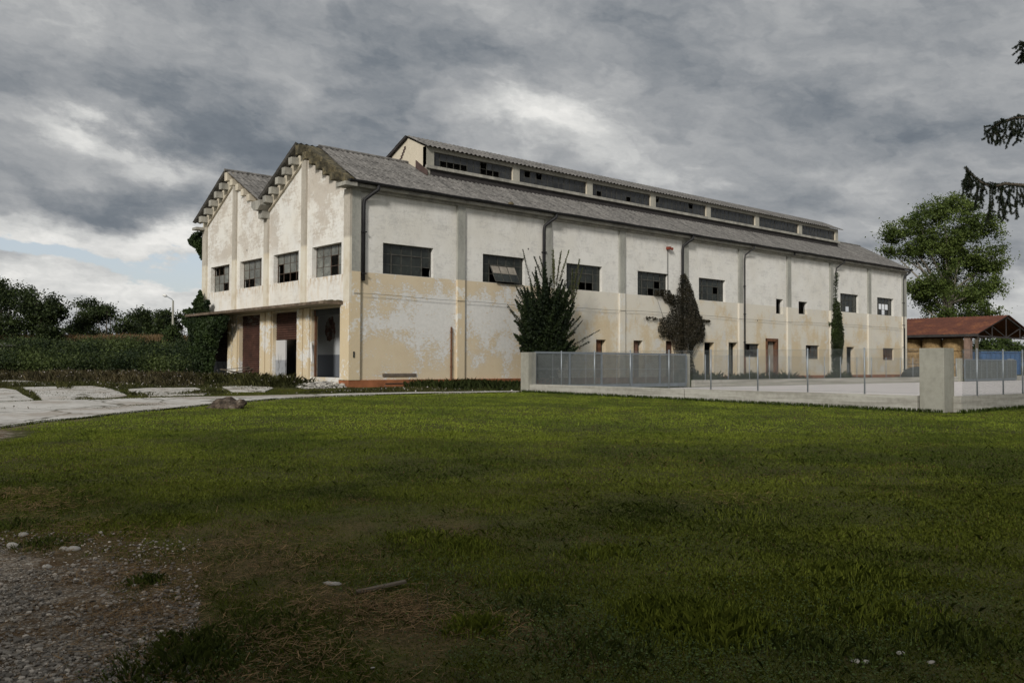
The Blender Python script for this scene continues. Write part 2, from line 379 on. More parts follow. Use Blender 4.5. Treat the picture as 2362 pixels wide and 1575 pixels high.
def _gpil(T, pos, p):
    X, Y, Z = T.xyz(pos)
    g = _conc(T, pos, p, (0.50, 0.46, 0.40), (0.36, 0.33, 0.28))
    w = T.mix(T.smooth(T.noise(pos, 1.5, 6), 0.4, 0.7), (0.66, 0.62, 0.53), (0.56, 0.49, 0.38))
    o = T.mix(T.smooth(T.math('ADD', T.math('ADD', T.math('MULTIPLY', T.noise(pos, 0.9, 5), 0.5), T.math('MULTIPLY', T.noise(pos, 7, 8, 0.7), 0.5)), T.math('MULTIPLY', T.smooth(Z, 2.6, 0.6), 0.0)), 0.52, 0.56), (0.62, 0.515, 0.35), (0.70, 0.685, 0.65))
    return T.mix(T.smooth(Z, 3.8, 3.9), o, T.mix(T.smooth(Z, 6.7, 6.9), w, g))
M['gpilaster'] = mat('gable_pilaster_paint', _gpil, rough=0.9, spec=0.2)
def _roof(T, pos, p):
    n1 = T.noise(pos, 0.5, 6, 0.6); n2 = T.noise(pos, 5, 8, 0.7); st = T.node('ShaderNodeMapping'); T.put(st.inputs[0], pos); st.inputs['Scale'].default_value = (2.2, 0.35, 0.35)
    n3 = T.noise(st.outputs[0], 1.5, 6, 0.65)
    c = T.ramp(T.math('ADD', T.math('MULTIPLY', n2, 0.55), T.math('MULTIPLY', n3, 0.45)), [(0.30, (0.05, 0.048, 0.047)), (0.45, (0.125, 0.12, 0.115)), (0.56, (0.205, 0.196, 0.186)), (0.72, (0.33, 0.315, 0.30))])
    c = T.mix(T.math('MULTIPLY', T.smooth(n1, 0.55, 0.75), 0.5), c, (0.10, 0.10, 0.095))
    bump(T, p, n2, 0.02, 0.5); return c
M['roof'] = mat('lichened_fibre_cement', _roof, rough=0.92, spec=0.15)
M['black'] = simple('black_gutter_paint', (0.018, 0.018, 0.02), 0.3, 2, 0.55)
M['iron'] = simple('dark_steel', (0.03, 0.032, 0.03), 0.4, 4, 0.6)
M['frame'] = simple('rusty_green_steel', (0.065, 0.064, 0.056), 0.5, 6, 0.7)
M['framel'] = simple('rusty_steel_sash', (0.085, 0.06, 0.045), 0.5, 6, 0.7)
M['rust'] = simple('rusted_iron', (0.13, 0.06, 0.032), 0.5, 5, 0.85, bmp=0.004)
M['flash'] = simple('brown_flashing', (0.075, 0.05, 0.045), 0.35, 2, 0.8)
M['fascia'] = simple('dark_fascia_boards', (0.04, 0.036, 0.036), 0.35, 2, 0.8)
M['inside'] = simple('sooty_interior', (0.11, 0.105, 0.10), 0.3, 1, 0.95)  # dark grey with random tone, for floor and partition
M['moss'] = mat('mossy_concrete', lambda T, pos, p: T.ramp(T.noise(pos, 3.5, 8, 0.7), [(0.35, (0.035, 0.032, 0.022)), (0.5, (0.085, 0.075, 0.05)), (0.62, (0.17, 0.14, 0.08)), (0.75, (0.26, 0.24, 0.18))]), rough=0.95)
M['galv'] = simple('galvanised_steel', (0.30, 0.33, 0.36), 0.15, 5, 0.5, 0.5)
M['gate'] = simple('blue_grey_gate_steel', (0.17, 0.195, 0.22), 0.12, 3, 0.5, 0.3)
M['wire'] = simple('galvanised_wire', (0.20, 0.22, 0.225), 0.15, 5, 0.5, 0.5)
M['grate'] = simple('galvanised_grating', (0.15, 0.165, 0.165), 0.15, 4, 0.55, 0.4)
def _glass(base, r, s):
    def f(T, pos, p):
        n = T.noise(pos, 2.2, 6, 0.65)
        T.put(p.inputs['Roughness'], T.math('ADD', r, T.math('MULTIPLY', n, 0.25)))
        vo = T.node('ShaderNodeTexVoronoi'); vo.inputs['Scale'].default_value = 1.7; T.put(vo.inputs['Vector'], pos)
        v = T.math('MULTIPLY', T.xyz(vo.outputs['Color'])[0], 0.5)
        return T.mix(T.math('ADD', T.math('MULTIPLY', T.smooth(n, 0.35, 0.7), 0.5), v, clamp=True), tuple(c * 0.55 for c in base), tuple(c * 1.6 for c in base))
    return mat('dirty_glass', f, spec=s)
M['glass'] = _glass((0.022, 0.026, 0.023), 0.12, 0.45)
M['glassg'] = _glass((0.15, 0.155, 0.14), 0.15, 0.5)  # gable panes: grime, plus the sky's reflection put into a lighter colour
M['glasst'] = _glass((0.030, 0.032, 0.034), 0.15, 0.4)
def _shutter(T, pos, p):
    X, Y, Z = T.xyz(pos); n = T.noise(pos, 2.5, 7, 0.65)
    c = T.ramp(n, [(0.3, (0.035, 0.018, 0.014)), (0.55, (0.075, 0.034, 0.024)), (0.75, (0.13, 0.066, 0.048))])
    st = T.node('ShaderNodeMapping'); T.put(st.inputs[0], pos); st.inputs['Scale'].default_value = (1, 1, 5)
    s = T.math('MULTIPLY', T.smooth(T.noise(st.outputs[0], 2.5, 6, 0.7), 0.5, 0.62), T.math('MULTIPLY', T.smooth(Z, 2.9, 3.4), T.smooth(Y, 8.6, 9.2)))
    return T.mix(s, c, (0.20, 0.20, 0.17))
M['shutter'] = mat('rusty_roller_slats', _shutter, rough=0.85)
def _door2(T, pos, p):
    X, Y, Z = T.xyz(pos); st = T.node('ShaderNodeMapping'); T.put(st.inputs[0], pos); st.inputs['Scale'].default_value = (1, 1, 0.3)
    n = T.noise(st.outputs[0], 5, 8, 0.7)
    return T.mix(T.math('MULTIPLY', T.smooth(n, 0.5, 0.6), T.math('SUBTRACT', 1.0, T.smooth(Z, 0.9, 1.7))), T.mix(T.smooth(Z, 1.22, 1.26), (0.30, 0.31, 0.33), (0.55, 0.54, 0.53)), (0.10, 0.10, 0.10))
M['panel'] = mat('two_tone_panel', _door2, rough=0.8)
def _inner(T, pos, p):
    X, Y, Z = T.xyz(pos); n = T.noise(pos, 2.6, 7, 0.65)
    c = T.mix(T.smooth(Z, 1.50, 1.53), (0.15, 0.165, 0.19), (0.48, 0.50, 0.515))
    d = T.math('ADD', T.math('POWER', T.math('DIVIDE', T.math('SUBTRACT', Y, 4.75), 0.6), 2.0), T.math('POWER', T.math('DIVIDE', T.math('SUBTRACT', Z, 2.75), 0.75), 2.0))
    m = T.smooth(T.math('SUBTRACT', T.math('MULTIPLY', n, 2.2), d), 0.42, 0.50)
    return T.mix(m, c, T.ramp(T.noise(pos, 3.5, 6), [(0.42, (0.07, 0.065, 0.06)), (0.5, (0.16, 0.075, 0.06)), (0.6, (0.24, 0.24, 0.23))]))
M['inner'] = mat('two_tone_plaster', _inner, rough=0.9)
M['white_tube'] = simple('white_plastic', (0.75, 0.75, 0.74), 0.05, 3, 0.5)
M['siren'] = simple('red_siren_paint', (0.20, 0.04, 0.022), 0.3, 6, 0.5)
M['slate'] = simple('dirty_grille', (0.13, 0.105, 0.085), 0.35, 5, 0.9)
M['bark'] = simple('bark', (0.10, 0.085, 0.065), 0.35, 4, 0.95, bmp=0.01)
M['barkl'] = simple('pale_bark', (0.22, 0.20, 0.165), 0.3, 3, 0.95, bmp=0.01)
M['wood'] = simple('grey_timber', (0.10, 0.083, 0.062), 0.35, 5, 0.95)
def _rustroof(T, pos, p):
    n = T.noise(pos, 0.7, 7, 0.65); n2 = T.noise(pos, 3, 6, 0.6)
    c = T.ramp(T.math('ADD', T.math('MULTIPLY', n, 0.6), T.math('MULTIPLY', n2, 0.4)), [(0.35, (0.075, 0.026, 0.017)), (0.52, (0.125, 0.042, 0.024)), (0.62, (0.21, 0.078, 0.032)), (0.72, (0.33, 0.14, 0.05))])
    return c
M['rustroof'] = mat('rusty_sheet_roof', _rustroof, rough=0.8)
M['hay'] = mat('pressed_hay', lambda T, pos, p: T.ramp(T.noise(pos, 3.5, 8, 0.7), [(0.35, (0.15, 0.10, 0.05)), (0.55, (0.30, 0.205, 0.10)), (0.7, (0.42, 0.30, 0.16))]), rough=0.95)
M['blue'] = simple('blue_container_paint', (0.035, 0.095, 0.22), 0.25, 2, 0.6)
M['brick'] = simple('pink_brick', (0.22, 0.15, 0.12), 0.5, 1.5, 0.9)
M['stone'] = mat('pale_stone', lambda T, pos, p: T.ramp(T.noise(pos, 6, 6, 0.6), [(0.3, (0.19, 0.18, 0.165)), (0.7, (0.44, 0.42, 0.39))]), rough=0.9)
def _rock(T, pos, p):
    n = T.noise(pos, 5, 8, 0.7); bump(T, p, n, 0.08, 1.0)
    return T.ramp(n, [(0.40, (0.03, 0.024, 0.018)), (0.52, (0.09, 0.068, 0.05)), (0.62, (0.17, 0.14, 0.11)), (0.72, (0.38, 0.35, 0.31))])
M['rock'] = mat('crumbling_rock', _rock, rough=0.95)
def _slab(T, pos, p):
    n = T.noise(pos, 0.9, 7, 0.62); n2 = T.noise(pos, 6, 8, 0.7); fl = T.node('ShaderNodeTexVoronoi', feature='DISTANCE_TO_EDGE')
    fl.inputs['Scale'].default_value = 0.33; T.put(fl.inputs['Vector'], T.vmath('ADD', pos, T.vmath('MULTIPLY', T.noise(pos, 1.3, 4, color=True), (0.9, 0.9, 0.9))))
    c = T.ramp(T.math('ADD', T.math('MULTIPLY', n, 0.5), T.math('MULTIPLY', n2, 0.5)), [(0.34, (0.28, 0.265, 0.24)), (0.48, (0.47, 0.455, 0.43)), (0.62, (0.60, 0.585, 0.56))])
    c = T.mix(T.math('SUBTRACT', 1.0, T.smooth(fl.outputs['Distance'], 0.0, 0.022)), c, (0.09, 0.085, 0.06))
    c = T.mix(T.math('MULTIPLY', T.smooth(T.noise(pos, 0.45, 8, 0.7), 0.50, 0.60), 0.6), c, (0.24, 0.195, 0.15))
    bump(T, p, n2, 0.02, 0.5); return c
M['slab'] = mat('cracked_concrete_slab', _slab, rough=0.92, spec=0.15)
def _yard(T, pos, p):
    n = T.noise(pos, 9, 8, 0.75); n2 = T.noise(pos, 0.5, 4)
    bump(T, p, n, 0.03, 0.8)
    return T.mix(T.math('MULTIPLY', T.smooth(n2, 0.4, 0.7), 0.3), T.ramp(n, [(0.35, (0.42, 0.395, 0.39)), (0.65, (0.78, 0.74, 0.725))]), (0.46, 0.435, 0.43))
M['yard'] = mat('white_yard_gravel', _yard, rough=0.95, spec=0.1)
def leafmat(name, tr=0.25, rough=0.6, spec=0.25):
    m = bpy.data.materials.new(name); m.use_nodes = True; T = NT(m.node_tree); T.n.clear()
    out = T.node('ShaderNodeOutputMaterial'); a = T.node('ShaderNodeAttribute', attribute_name='Col')
    p = T.node('ShaderNodeBsdfPrincipled'); p.inputs['Roughness'].default_value = rough; p.inputs['Specular IOR Level'].default_value = spec
    t = T.node('ShaderNodeBsdfTranslucent'); mx = T.node('ShaderNodeMixShader'); mx.inputs[0].default_value = tr
    T.l.new(a.outputs['Color'], p.inputs['Base Color']); T.l.new(a.outputs['Color'], t.inputs['Color'])
    T.l.new(p.outputs[0], mx.inputs[1]); T.l.new(t.outputs[0], mx.inputs[2]); T.l.new(mx.outputs[0], out.inputs[0]); return m
M['leaf'] = leafmat('leaves'); M['grass'] = leafmat('grass_blades', 0.3, 0.7, 0.15); M['needle'] = leafmat('needles', 0.1)

# ------------------------------------------------------------ ground
GRAVEL = [ground(*p)[:2] for p in [(-400, 1262), (0, 1258), (68, 1262), (173, 1268), (222, 1287), (300, 1335), (379, 1392), (440, 1428), (379, 1461), (325, 1516), (257, 1575), (200, 1700), (-400, 1900)]]
GRAV2 = [ground(*p)[:2] for p in [(-300, 996), (0, 993), (60, 996), (40, 1008), (0, 1016), (-300, 1030)]]
DRYP = [ground(*p)[:2] for p in [(560, 1310), (760, 1330), (980, 1380), (1230, 1480), (1250, 1530), (980, 1470), (760, 1440), (600, 1420)]]
PATHLO = [(-300, 1028), (0, 988.8), (115, 972), (191, 965.8), (277, 955), (363.5, 946.7), (450, 938.5), (482, 934.8), (560.7, 928), (639, 921), (763.5, 915), (850, 911.8), (1000, 908.3), (1200, 905.3)]
PATHUP = [(1195, 902.6), (1000, 905), (850, 907.6), (782, 909), (564, 914.7), (400, 917.6), (250, 921), (80, 926), (0, 929.5), (-300, 946)]
PATH = [ground(*p)[:2] for p in PATHLO + PATHUP]
SLABS = [[(-300, 893), (0, 896), (36, 900.8), (56, 914), (77, 923.7), (0, 926.6), (-300, 940)],
         [(48, 894.7), (210, 891.6), (254, 898), (279, 906.5), (293, 914), (268, 918.4), (172, 921.8), (99, 923.7), (75, 906.5)],
         [(296, 899), (345, 896), (450, 895.5), (463, 898.5), (477, 909), (470, 911.5), (354, 914), (310, 912)],
         [(4, 878.8), (52, 877.8), (122, 886.4), (17, 890)], [(231, 880.7), (304, 880), (300, 884.5), (258, 884.5)],
         [(275, 888.3), (373, 885.9), (382, 888.3), (298, 892)], [(400, 868.5), (455, 868.5), (453, 872), (400, 872.3)],
         [(509, 891.7), (601, 889), (630, 896), (611, 904), (534, 904)], [(-200, 874), (-10, 876), (0, 884), (-200, 884)]]
LAWN_FAR = PATH
C2 = CAM[:2]
def dryness(X, Y):
    gd = sdist(X, Y, GRAVEL) + (fbm(X * 2.1, Y * 2.1, 4, 3) - .5) * 1.5
    dry = fbm(X * .30 + 5, Y * .30, 4, 21) * .6 + fbm(X * 1.6, Y * 1.6, 3, 31) * .4
    dry = np.clip((dry - .53) * 5, 0, 1) * .45
    patch = np.exp(-(sdist(X, Y, DRYP).clip(-9, 0) / .7) ** 2) * .55
    dry = np.maximum(dry, np.maximum(np.clip(1.05 + gd * .8, 0, 1), patch) * np.clip(fbm(X * 1.7, Y * 1.7, 3, 41) * 2.6 - .6 + (fbm(X * 7, Y * 7, 2, 43) - .5) * 1.2, 0, 1))
    dp = (X - CAM[0]) * fh.x + (Y - CAM[1]) * fh.y
    return gd, dry * (1 - .45 * np.clip((dp - 13) / 6, 0, 1))
def build_ground():
    th0 = math.atan2(FW[1], FW[0])
    ang = np.concatenate([np.linspace(-rad(42), rad(42), 620), np.linspace(rad(42), 2 * math.pi - rad(42), 120)[1:-1]]) + th0
    rr = np.concatenate([[0.5], 2.4 * 1.0175 ** np.arange(230)]); rr = np.concatenate([rr[rr < 130], np.geomspace(132, 6000, 30)])
    A, R = np.meshgrid(ang, rr); X = C2[0] + R * np.cos(A); Y = C2[1] + R * np.sin(A)
    near = np.clip(1 - R / 60, 0, 1)
    Z = gz(X, Y) + near * ((fbm(X * 1.3, Y * 1.3, 3, 5) - 0.5) * 0.03 + (fbm(X * 5, Y * 5, 2, 9) - 0.5) * 0.012) - 0.006
    n, k = R.shape; me = bpy.data.meshes.new('ground')
    V = np.stack([X, Y, Z], -1).reshape(-1, 3)
    V = np.concatenate([V, [[C2[0], C2[1], float(gz(*C2))]]])
    i = np.arange(n - 1)[:, None]; j = np.arange(k)[None, :]; j2 = (j + 1) % k
    F = np.stack([i * k + j, i * k + j2, (i + 1) * k + j2, (i + 1) * k + j], -1).reshape(-1, 4)
    me.from_pydata(V.tolist(), [], F.tolist() + [[len(V) - 1, int((q + 1) % k), int(q)] for q in range(k)])
    x, y = V[:, 0], V[:, 1]
    g = np.maximum(sdist(x, y, GRAVEL), sdist(x, y, GRAV2) - 0.1)
    at1 = me.attributes.new('gravel', 'FLOAT', 'POINT'); at1.data.foreach_set('value', np.clip(g, -3, 3).astype(np.float32))
    ruin = np.minimum(x + 2, 60) * 0
    p = np.clip(sdist(x, y, PATH), -4, 4)
    at3 = me.attributes.new('dry', 'FLOAT', 'POINT'); at3.data.foreach_set('value', dryness(x, y)[1].astype(np.float32))
    s = (x - CAM[0]) * 0.6586 + (y - CAM[1]) * 0.7525
    at2 = me.attributes.new('path', 'FLOAT', 'POINT'); at2.data.foreach_set('value', p.astype(np.float32))
    me.polygons.foreach_set('use_smooth', [True] * len(me.polygons))
    def f(T, pos, pp):
        a = T.node('ShaderNodeAttribute', attribute_name='gravel').outputs['Fac']; b = T.node('ShaderNodeAttribute', attribute_name='path').outputs['Fac']
        n1 = T.noise(pos, 0.35, 6, 0.6); n2 = T.noise(pos, 2.2, 8, 0.7); n3 = T.noise(pos, 28, 5, 0.7); n4 = T.noise(pos, 90, 3, 0.6)
        green = T.mix(T.smooth(n2, 0.3, 0.7), T.mix(T.smooth(n3, 0.4, 0.62), (0.034, 0.042, 0.012), (0.060, 0.045, 0.022)), (0.075, 0.082, 0.020))
        dry = T.mix(T.smooth(n3, 0.35, 0.65), (0.062, 0.046, 0.022), (0.135, 0.098, 0.045))
        gm = T.math('ADD', a, T.math('MULTIPLY', T.math('SUBTRACT', n2, 0.5), 1.5))
        dm = T.math('ADD', T.smooth(T.math('ADD', T.node('ShaderNodeAttribute', attribute_name='dry').outputs['Fac'], T.math('MULTIPLY', T.math('SUBTRACT', n3, 0.5), 0.6)), 0.1, 0.7), 0.0)
        c = T.mix(T.math('MINIMUM', dm, 1.0), green, dry)
        vo = T.node('ShaderNodeTexVoronoi'); vo.inputs['Scale'].default_value = 58; T.put(vo.inputs['Vector'], pos)
        peb = T.ramp(T.xyz(vo.outputs['Color'])[0], [(0.0, (0.10, 0.08, 0.058)), (0.4, (0.21, 0.175, 0.138)), (0.8, (0.31, 0.27, 0.22)), (1.0, (0.50, 0.46, 0.41))])
        peb = T.mix(T.smooth(T.noise(pos, 3.2, 7, 0.7), 0.44, 0.60), peb, T.mix(n3, (0.06, 0.04, 0.022), (0.15, 0.10, 0.055)))
        c = T.mix(T.smooth(gm, -0.15, 0.25), c, peb)
        dirt = T.mix(n3, (0.10, 0.07, 0.045), (0.26, 0.205, 0.15))
        pe = T.math('ADD', b, T.math('MULTIPLY', T.math('SUBTRACT', n2, 0.5), 1.2))
        c = T.mix(T.math('MULTIPLY', T.smooth(pe, -0.75, -0.2), T.smooth(T.math('ADD', n1, 0.0), 0.35, 0.6)), c, dirt)
        bump(T, pp, T.math('ADD', n3, T.math('MULTIPLY', vo.outputs['Distance'], -0.6)), 0.03, 0.9)
        return c
    me.materials.append(mat('turf_and_gravel', f, rough=0.95, spec=0.1)); me.update()
    o = bpy.data.objects.new('ground', me); link(o); tag(o, kind='structure')
build_ground()

def flatpoly(name, polys, m, dz, sub=1.6, kind='structure'):
    import bmesh
    bm = bmesh.new()
    for P in polys:
        vs = [bm.verts.new((p[0], p[1], 0)) for p in P]; bm.faces.new(vs)
    bm.normal_update(); bmesh.ops.triangulate(bm, faces=bm.faces[:], ngon_method='EAR_CLIP')
    for _ in range(4):
        e = [e for e in bm.edges if e.calc_length() > sub]
        if not e: break
        bmesh.ops.subdivide_edges(bm, edges=e, cuts=1); bm.normal_update(); bmesh.ops.triangulate(bm, faces=bm.faces[:])
    for v in bm.verts: v.co.z = float(gz(v.co.x, v.co.y)) + dz
    top = bm.faces[:]
    r = bmesh.ops.extrude_face_region(bm, geom=top)
    for g in r['geom']:
        if isinstance(g, bmesh.types.BMVert): g.co.z -= 0.12
    bmesh.ops.recalc_face_normals(bm, faces=bm.faces[:])
    me = bpy.data.meshes.new(name); bm.to_mesh(me); bm.free(); me.materials.append(m)
    o = bpy.data.objects.new(name, me); link(o); tag(o, kind=kind); return o
flatpoly('path', [PATH], M['slab'], 0.030)
flatpoly('pavement', [[ground(*p)[:2] for p in S] for S in SLABS], M['slab'], 0.034)

# front fence line, back wall line, right wall line
FL, FR = np.array([3.2, -8.35]), np.array([4.22, -24.34])
def lerp(a, b, t): return a + (b - a) * t
# yard
YB = lambda x: -8.62 - 0.03 * (x - 13)
YR = lambda x: -24.5 - 0.06 * (x - 4.5)
yb = MB(); yp = [(FL[0] + .1, -8.5), (60, YB(60)), (120, -14), (120, YR(120)), (FR[0] + .2, FR[1] + .1)]
flat = [(x, y, 0.0) for x, y in yp]
yb.poly([(x, y, 0.006) for x, y in yp]); yb.build('yard_gravel', M['yard'], None); tag(bpy.data.objects['yard_gravel'], kind='structure')

# far hills, the blue of distant haze put into their colour
hb = MB(); prev = None
for i in range(121):
    a = math.atan2(FW[1], FW[0]) + rad(-60 + i); h = 55 + 40 * fbm(i * 0.16, 0.3, 4, 3) * (1.25 if i < 45 else 0.75)
    p = (C2[0] + 3600 * math.cos(a), C2[1] + 3600 * math.sin(a)); q = (C2[0] + 5200 * math.cos(a), C2[1] + 5200 * math.sin(a))
    if prev: hb.quad((*prev[0], -2), (*p, -2), (q[0], q[1], h), (prev[1][0], prev[1][1], prev[2]))
    prev = (p, q, h)
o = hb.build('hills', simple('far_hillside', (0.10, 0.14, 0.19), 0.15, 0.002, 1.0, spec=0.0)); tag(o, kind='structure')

# ------------------------------------------------------------ the warehouse
LW, GW = 54.75, 16.77
RZ = lambda y: 11.77 - 0.532 * (abs(y - 4.19) if y < 8.38 else abs(y - 12.57))
B = empty('warehouse', (0, 0, 0), 'long abandoned two-gabled factory hall with peeling white and ochre walls and rooftop lantern', 'building')
def holewall(mb, axis, u0, u1, z0, z1, holes, f, b):
    us = sorted({u0, u1, *[h[0] for h in holes], *[h[1] for h in holes]}); us = [u for u in us if u0 <= u <= u1]
    zs = sorted({z0, z1, *[h[2] for h in holes], *[h[3] for h in holes]})
    P = (lambda u, d, z: (u, d, z)) if axis == 'x' else (lambda u, d, z: (d, u, z))
    solid = {}
    for i in range(len(us) - 1):
        for j in range(len(zs) - 1):
            cu, cz = (us[i] + us[i + 1]) / 2, (zs[j] + zs[j + 1]) / 2
            solid[i, j] = not any(h[0] < cu < h[1] and h[2] < cz < h[3] for h in holes)
    for (i, j), s in solid.items():
        if not s: continue
        a, c, lo, hi = us[i], us[i + 1], zs[j], zs[j + 1]
        mb.quad(P(a, f, lo), P(c, f, lo), P(c, f, hi), P(a, f, hi)); mb.quad(P(c, b, lo), P(a, b, lo), P(a, b, hi), P(c, b, hi))
        if not solid.get((i - 1, j), False): mb.quad(P(a, f, lo), P(a, f, hi), P(a, b, hi), P(a, b, lo))
        if not solid.get((i + 1, j), False): mb.quad(P(c, f, lo), P(c, b, lo), P(c, b, hi), P(c, f, hi))
        if not solid.get((i, j - 1), False): mb.quad(P(a, f, lo), P(a, b, lo), P(c, b, lo), P(c, f, lo))
        if not solid.get((i, j + 1), False): mb.quad(P(a, f, hi), P(c, f, hi), P(c, b, hi), P(a, b, hi))
bigw = [(6 * k + 1.73, 6 * k + 4.62, 5.26, 6.70) for k in (0, 1, 2, 3, 4, 7, 8)]
smallw = [(34.70, 35.6, 4.74, 5.79), (37.68, 38.9, 4.84, 5.76)]
sdoors = [(16.13, 16.95, 0.05, 2.50), (19.37, 20.2, 0.05, 2.52), (22.39, 23.25, 0.05, 2.55), (26.27, 27.3, 0.05, 2.53), (28.93, 29.9, 0.05, 2.57), (33.5, 34.6, 0.05, 2.75), (44.66, 45.88, 0.05, 2.53)]
loww = [(30.76, 32.6, 1.62, 2.54), (38.65, 40.56, 1.54, 2.56), (50.67, 52.62, 1.53, 2.52)]
w = MB(); holewall(w, 'x', 0, LW, -0.3, 9.05, bigw + smallw + sdoors + loww, 0, 0.32)
wl = w.build('wall', M['long'], B); wl['label'] = 'long side wall, white above and peeling ochre below'
GY = [(0.79, 3.56), (4.92, 7.65), (9.03, 11.74), (13.13, 15.74)]
gwin = [(a, b, 5.17, 6.65) for a, b in GY]; gdo = [(a, b, 0.42, 3.66) for a, b in GY]
w = MB(); holewall(w, 'y', 0.32, GW, -0.3, 9.05, gwin + gdo, 0, 0.35)
top = [(0, y, z) for y, z in [(0, 9.05), (GW, 9.05), (GW, RZ(GW) - .09), (12.57, 11.66), (8.38, RZ(8.38) - .07), (4.19, 11.66), (0, RZ(0) - .09)]]
w.prism(top, (0.35, 0, 0)); wg = w.build('wall', M['gable'], B); wg['label'] = 'gable wall with twin stained peaks'
w = MB(); holewall(w, 'y', 0.32, GW - 0.3, -0.3, 9.05, [(a, b, 5.1, 6.7) for a, b in [(0.9, 3.9), (4.9, 7.7)]], LW - 0.3, LW)
w.prism([(LW - 0.3, y, z) for _, y, z in top], (0.3, 0, 0)); w.box(0, LW - .01, GW - .3, GW, -0.3, 9.05)
w.build('wall', M['gable'], B)['label'] = 'rear walls'
# interior: floor, partition seen through the open bay
w = MB(); w.box(0.36, LW - .32, 0.34, GW - .32, -0.2, 0.41); w.build('floor', M['inside'], B)
w = MB(); w.box(1.7, 1.85, 0.34, 7.0, 0.42, 8.5); w.build('partition', M['inner'], B)
w = MB(); w.box(1.86, 2.0, 7.1, 8.2, 0.42, 8.5); w.box(2.0, 47, 8.3, 8.5, 0.42, 9.4); w.build('partition', M['inside'], B)
# plinth
w = MB(); w.box(-0.10, LW + .05, -0.10, -0.003, -0.4, 0.33); w.box(-0.10, -0.003, -0.003, 0.78, -0.4, 0.33); w.build('plinth', simple('red_skirting', (0.26, 0.10, 0.045), 0.35, 1.5, 0.9), B)
# pilasters of the long side
for k in range(10):
    x0 = 6 * k + 0.03 if k else -0.0; x1 = x0 + (0.46 if k < 9 else 0.7)
    if k == 9: x0, x1 = 54.1, LW + 0.02
    w = MB(); w.box(x0, x1, -0.13, -0.002, 0.331, 9.02); w.build('pilaster', M['pilaster'] if k else M['pilaster'], B)
w = MB(); w.box(-0.12, -0.002, -0.13, 0.40, 0.331, 9.0); w.build('pilaster', M['gpilaster'], B)
for a, b in [(4.07, 4.51), (8.16, 8.60), (12.13, 12.57), (16.22, 16.80)]:
    yc = (a + b) / 2; w = MB(); w.box(-0.11, -0.002, a, b, 3.9, min(RZ(yc) - .5, 11.2)); w.build('pilaster', M['gpilaster'], B)
for a, b in [(3.62, 4.18), (4.30, 4.86), (7.72, 8.28), (8.40, 8.96), (11.80, 12.36), (12.48, 13.04), (0.12, 0.70)]:
    w = MB(); w.box(-0.10, -0.002, a, b, 0.30, 3.74); w.build('pilaster', M['gpilaster'], B)
# cornice under the eaves and eave blocks
w = MB(); w.box(-0.5, LW + .15, -0.42, -0.003, 9.06, 9.20); w.box(-0.02, LW + .05, -0.16, -0.003, 8.93, 9.055); w.build('cornice', M['concrete'], B)
w = MB(); w.box(-0.62, 0.0, -0.56, 0.28, 9.02, 9.19); w.build('eave_block', M['concrete'], B)
w = MB(); w.box(-0.62, 0.0, 16.45, 17.1, 8.93, 9.08); w.build('eave_block', M['concrete'], B)
w = MB(); w.prism([(-0.68, 7.85, 9.50), (-0.68, 8.92, 9.50), (-0.68, 8.92, 9.24), (-0.68, 8.62, 9.02), (-0.68, 8.12, 9.02), (-0.68, 7.85, 9.24)], (0.675, 0, 0)); w.box(-0.42, -0.003, 8.14, 8.62, 8.62, 9.018)
w.build('valley_box', M['concrete'], B)
# sloping string courses under the verges
def slope_band(mb, ya, yb_, top_, bot, x0, x1):
    mb.prism([(x0, ya, RZ(ya) - top_), (x0, yb_, RZ(yb_) - top_), (x0, yb_, RZ(yb_) - bot), (x0, ya, RZ(ya) - bot)], (x1 - x0, 0, 0))
w = MB(); slope_band(w, 4.19, 8.1, 0.11, 0.72, -0.115, -0.003); w.build('verge_band', M['cream'], B); w = MB(); slope_band(w, 12.57, 16.7, 0.11, 0.72, -0.115, -0.003); w.build('verge_band', M['cream'], B)
w = MB(); slope_band(w, 0.0, 4.18, 0.11, 0.42, -0.13, -0.003); slope_band(w, 0.0, 4.19, 0.02, 0.105, -0.12, 0.8); w.build('verge_band', M['moss'], B)['label'] = 'dark mossy verge where roof sheets are missing'
w = MB(); slope_band(w, 8.7, 12.56, 0.11, 0.32, -0.13, -0.003); w.build('verge_band', M['cream'], B)
# purlin ends
for y0, m, ys in [(4.19, 'concrete', [0.72, 1.44, 2.16, 2.88, 3.55]), (12.57, 'concrete', [0.72, 1.44, 2.16, 2.88, 3.6]),
                  (4.19, 'moss', [-0.0, -0.70, -1.36, -2.02, -2.68, -3.34]), (12.57, 'cream', [-0.0, -0.72, -1.44, -2.16, -2.88])]:
    for d in ys:
        y = y0 + d; t = RZ(y) - .09 - (0.10 if d else 0.0); w = MB(); w.box(-0.52, -0.116, y - 0.18, y + 0.18, t - 0.34 - (0.12 if d == 0 else 0), t, 0.008)
        w.build('purlin_end', M[m], B)
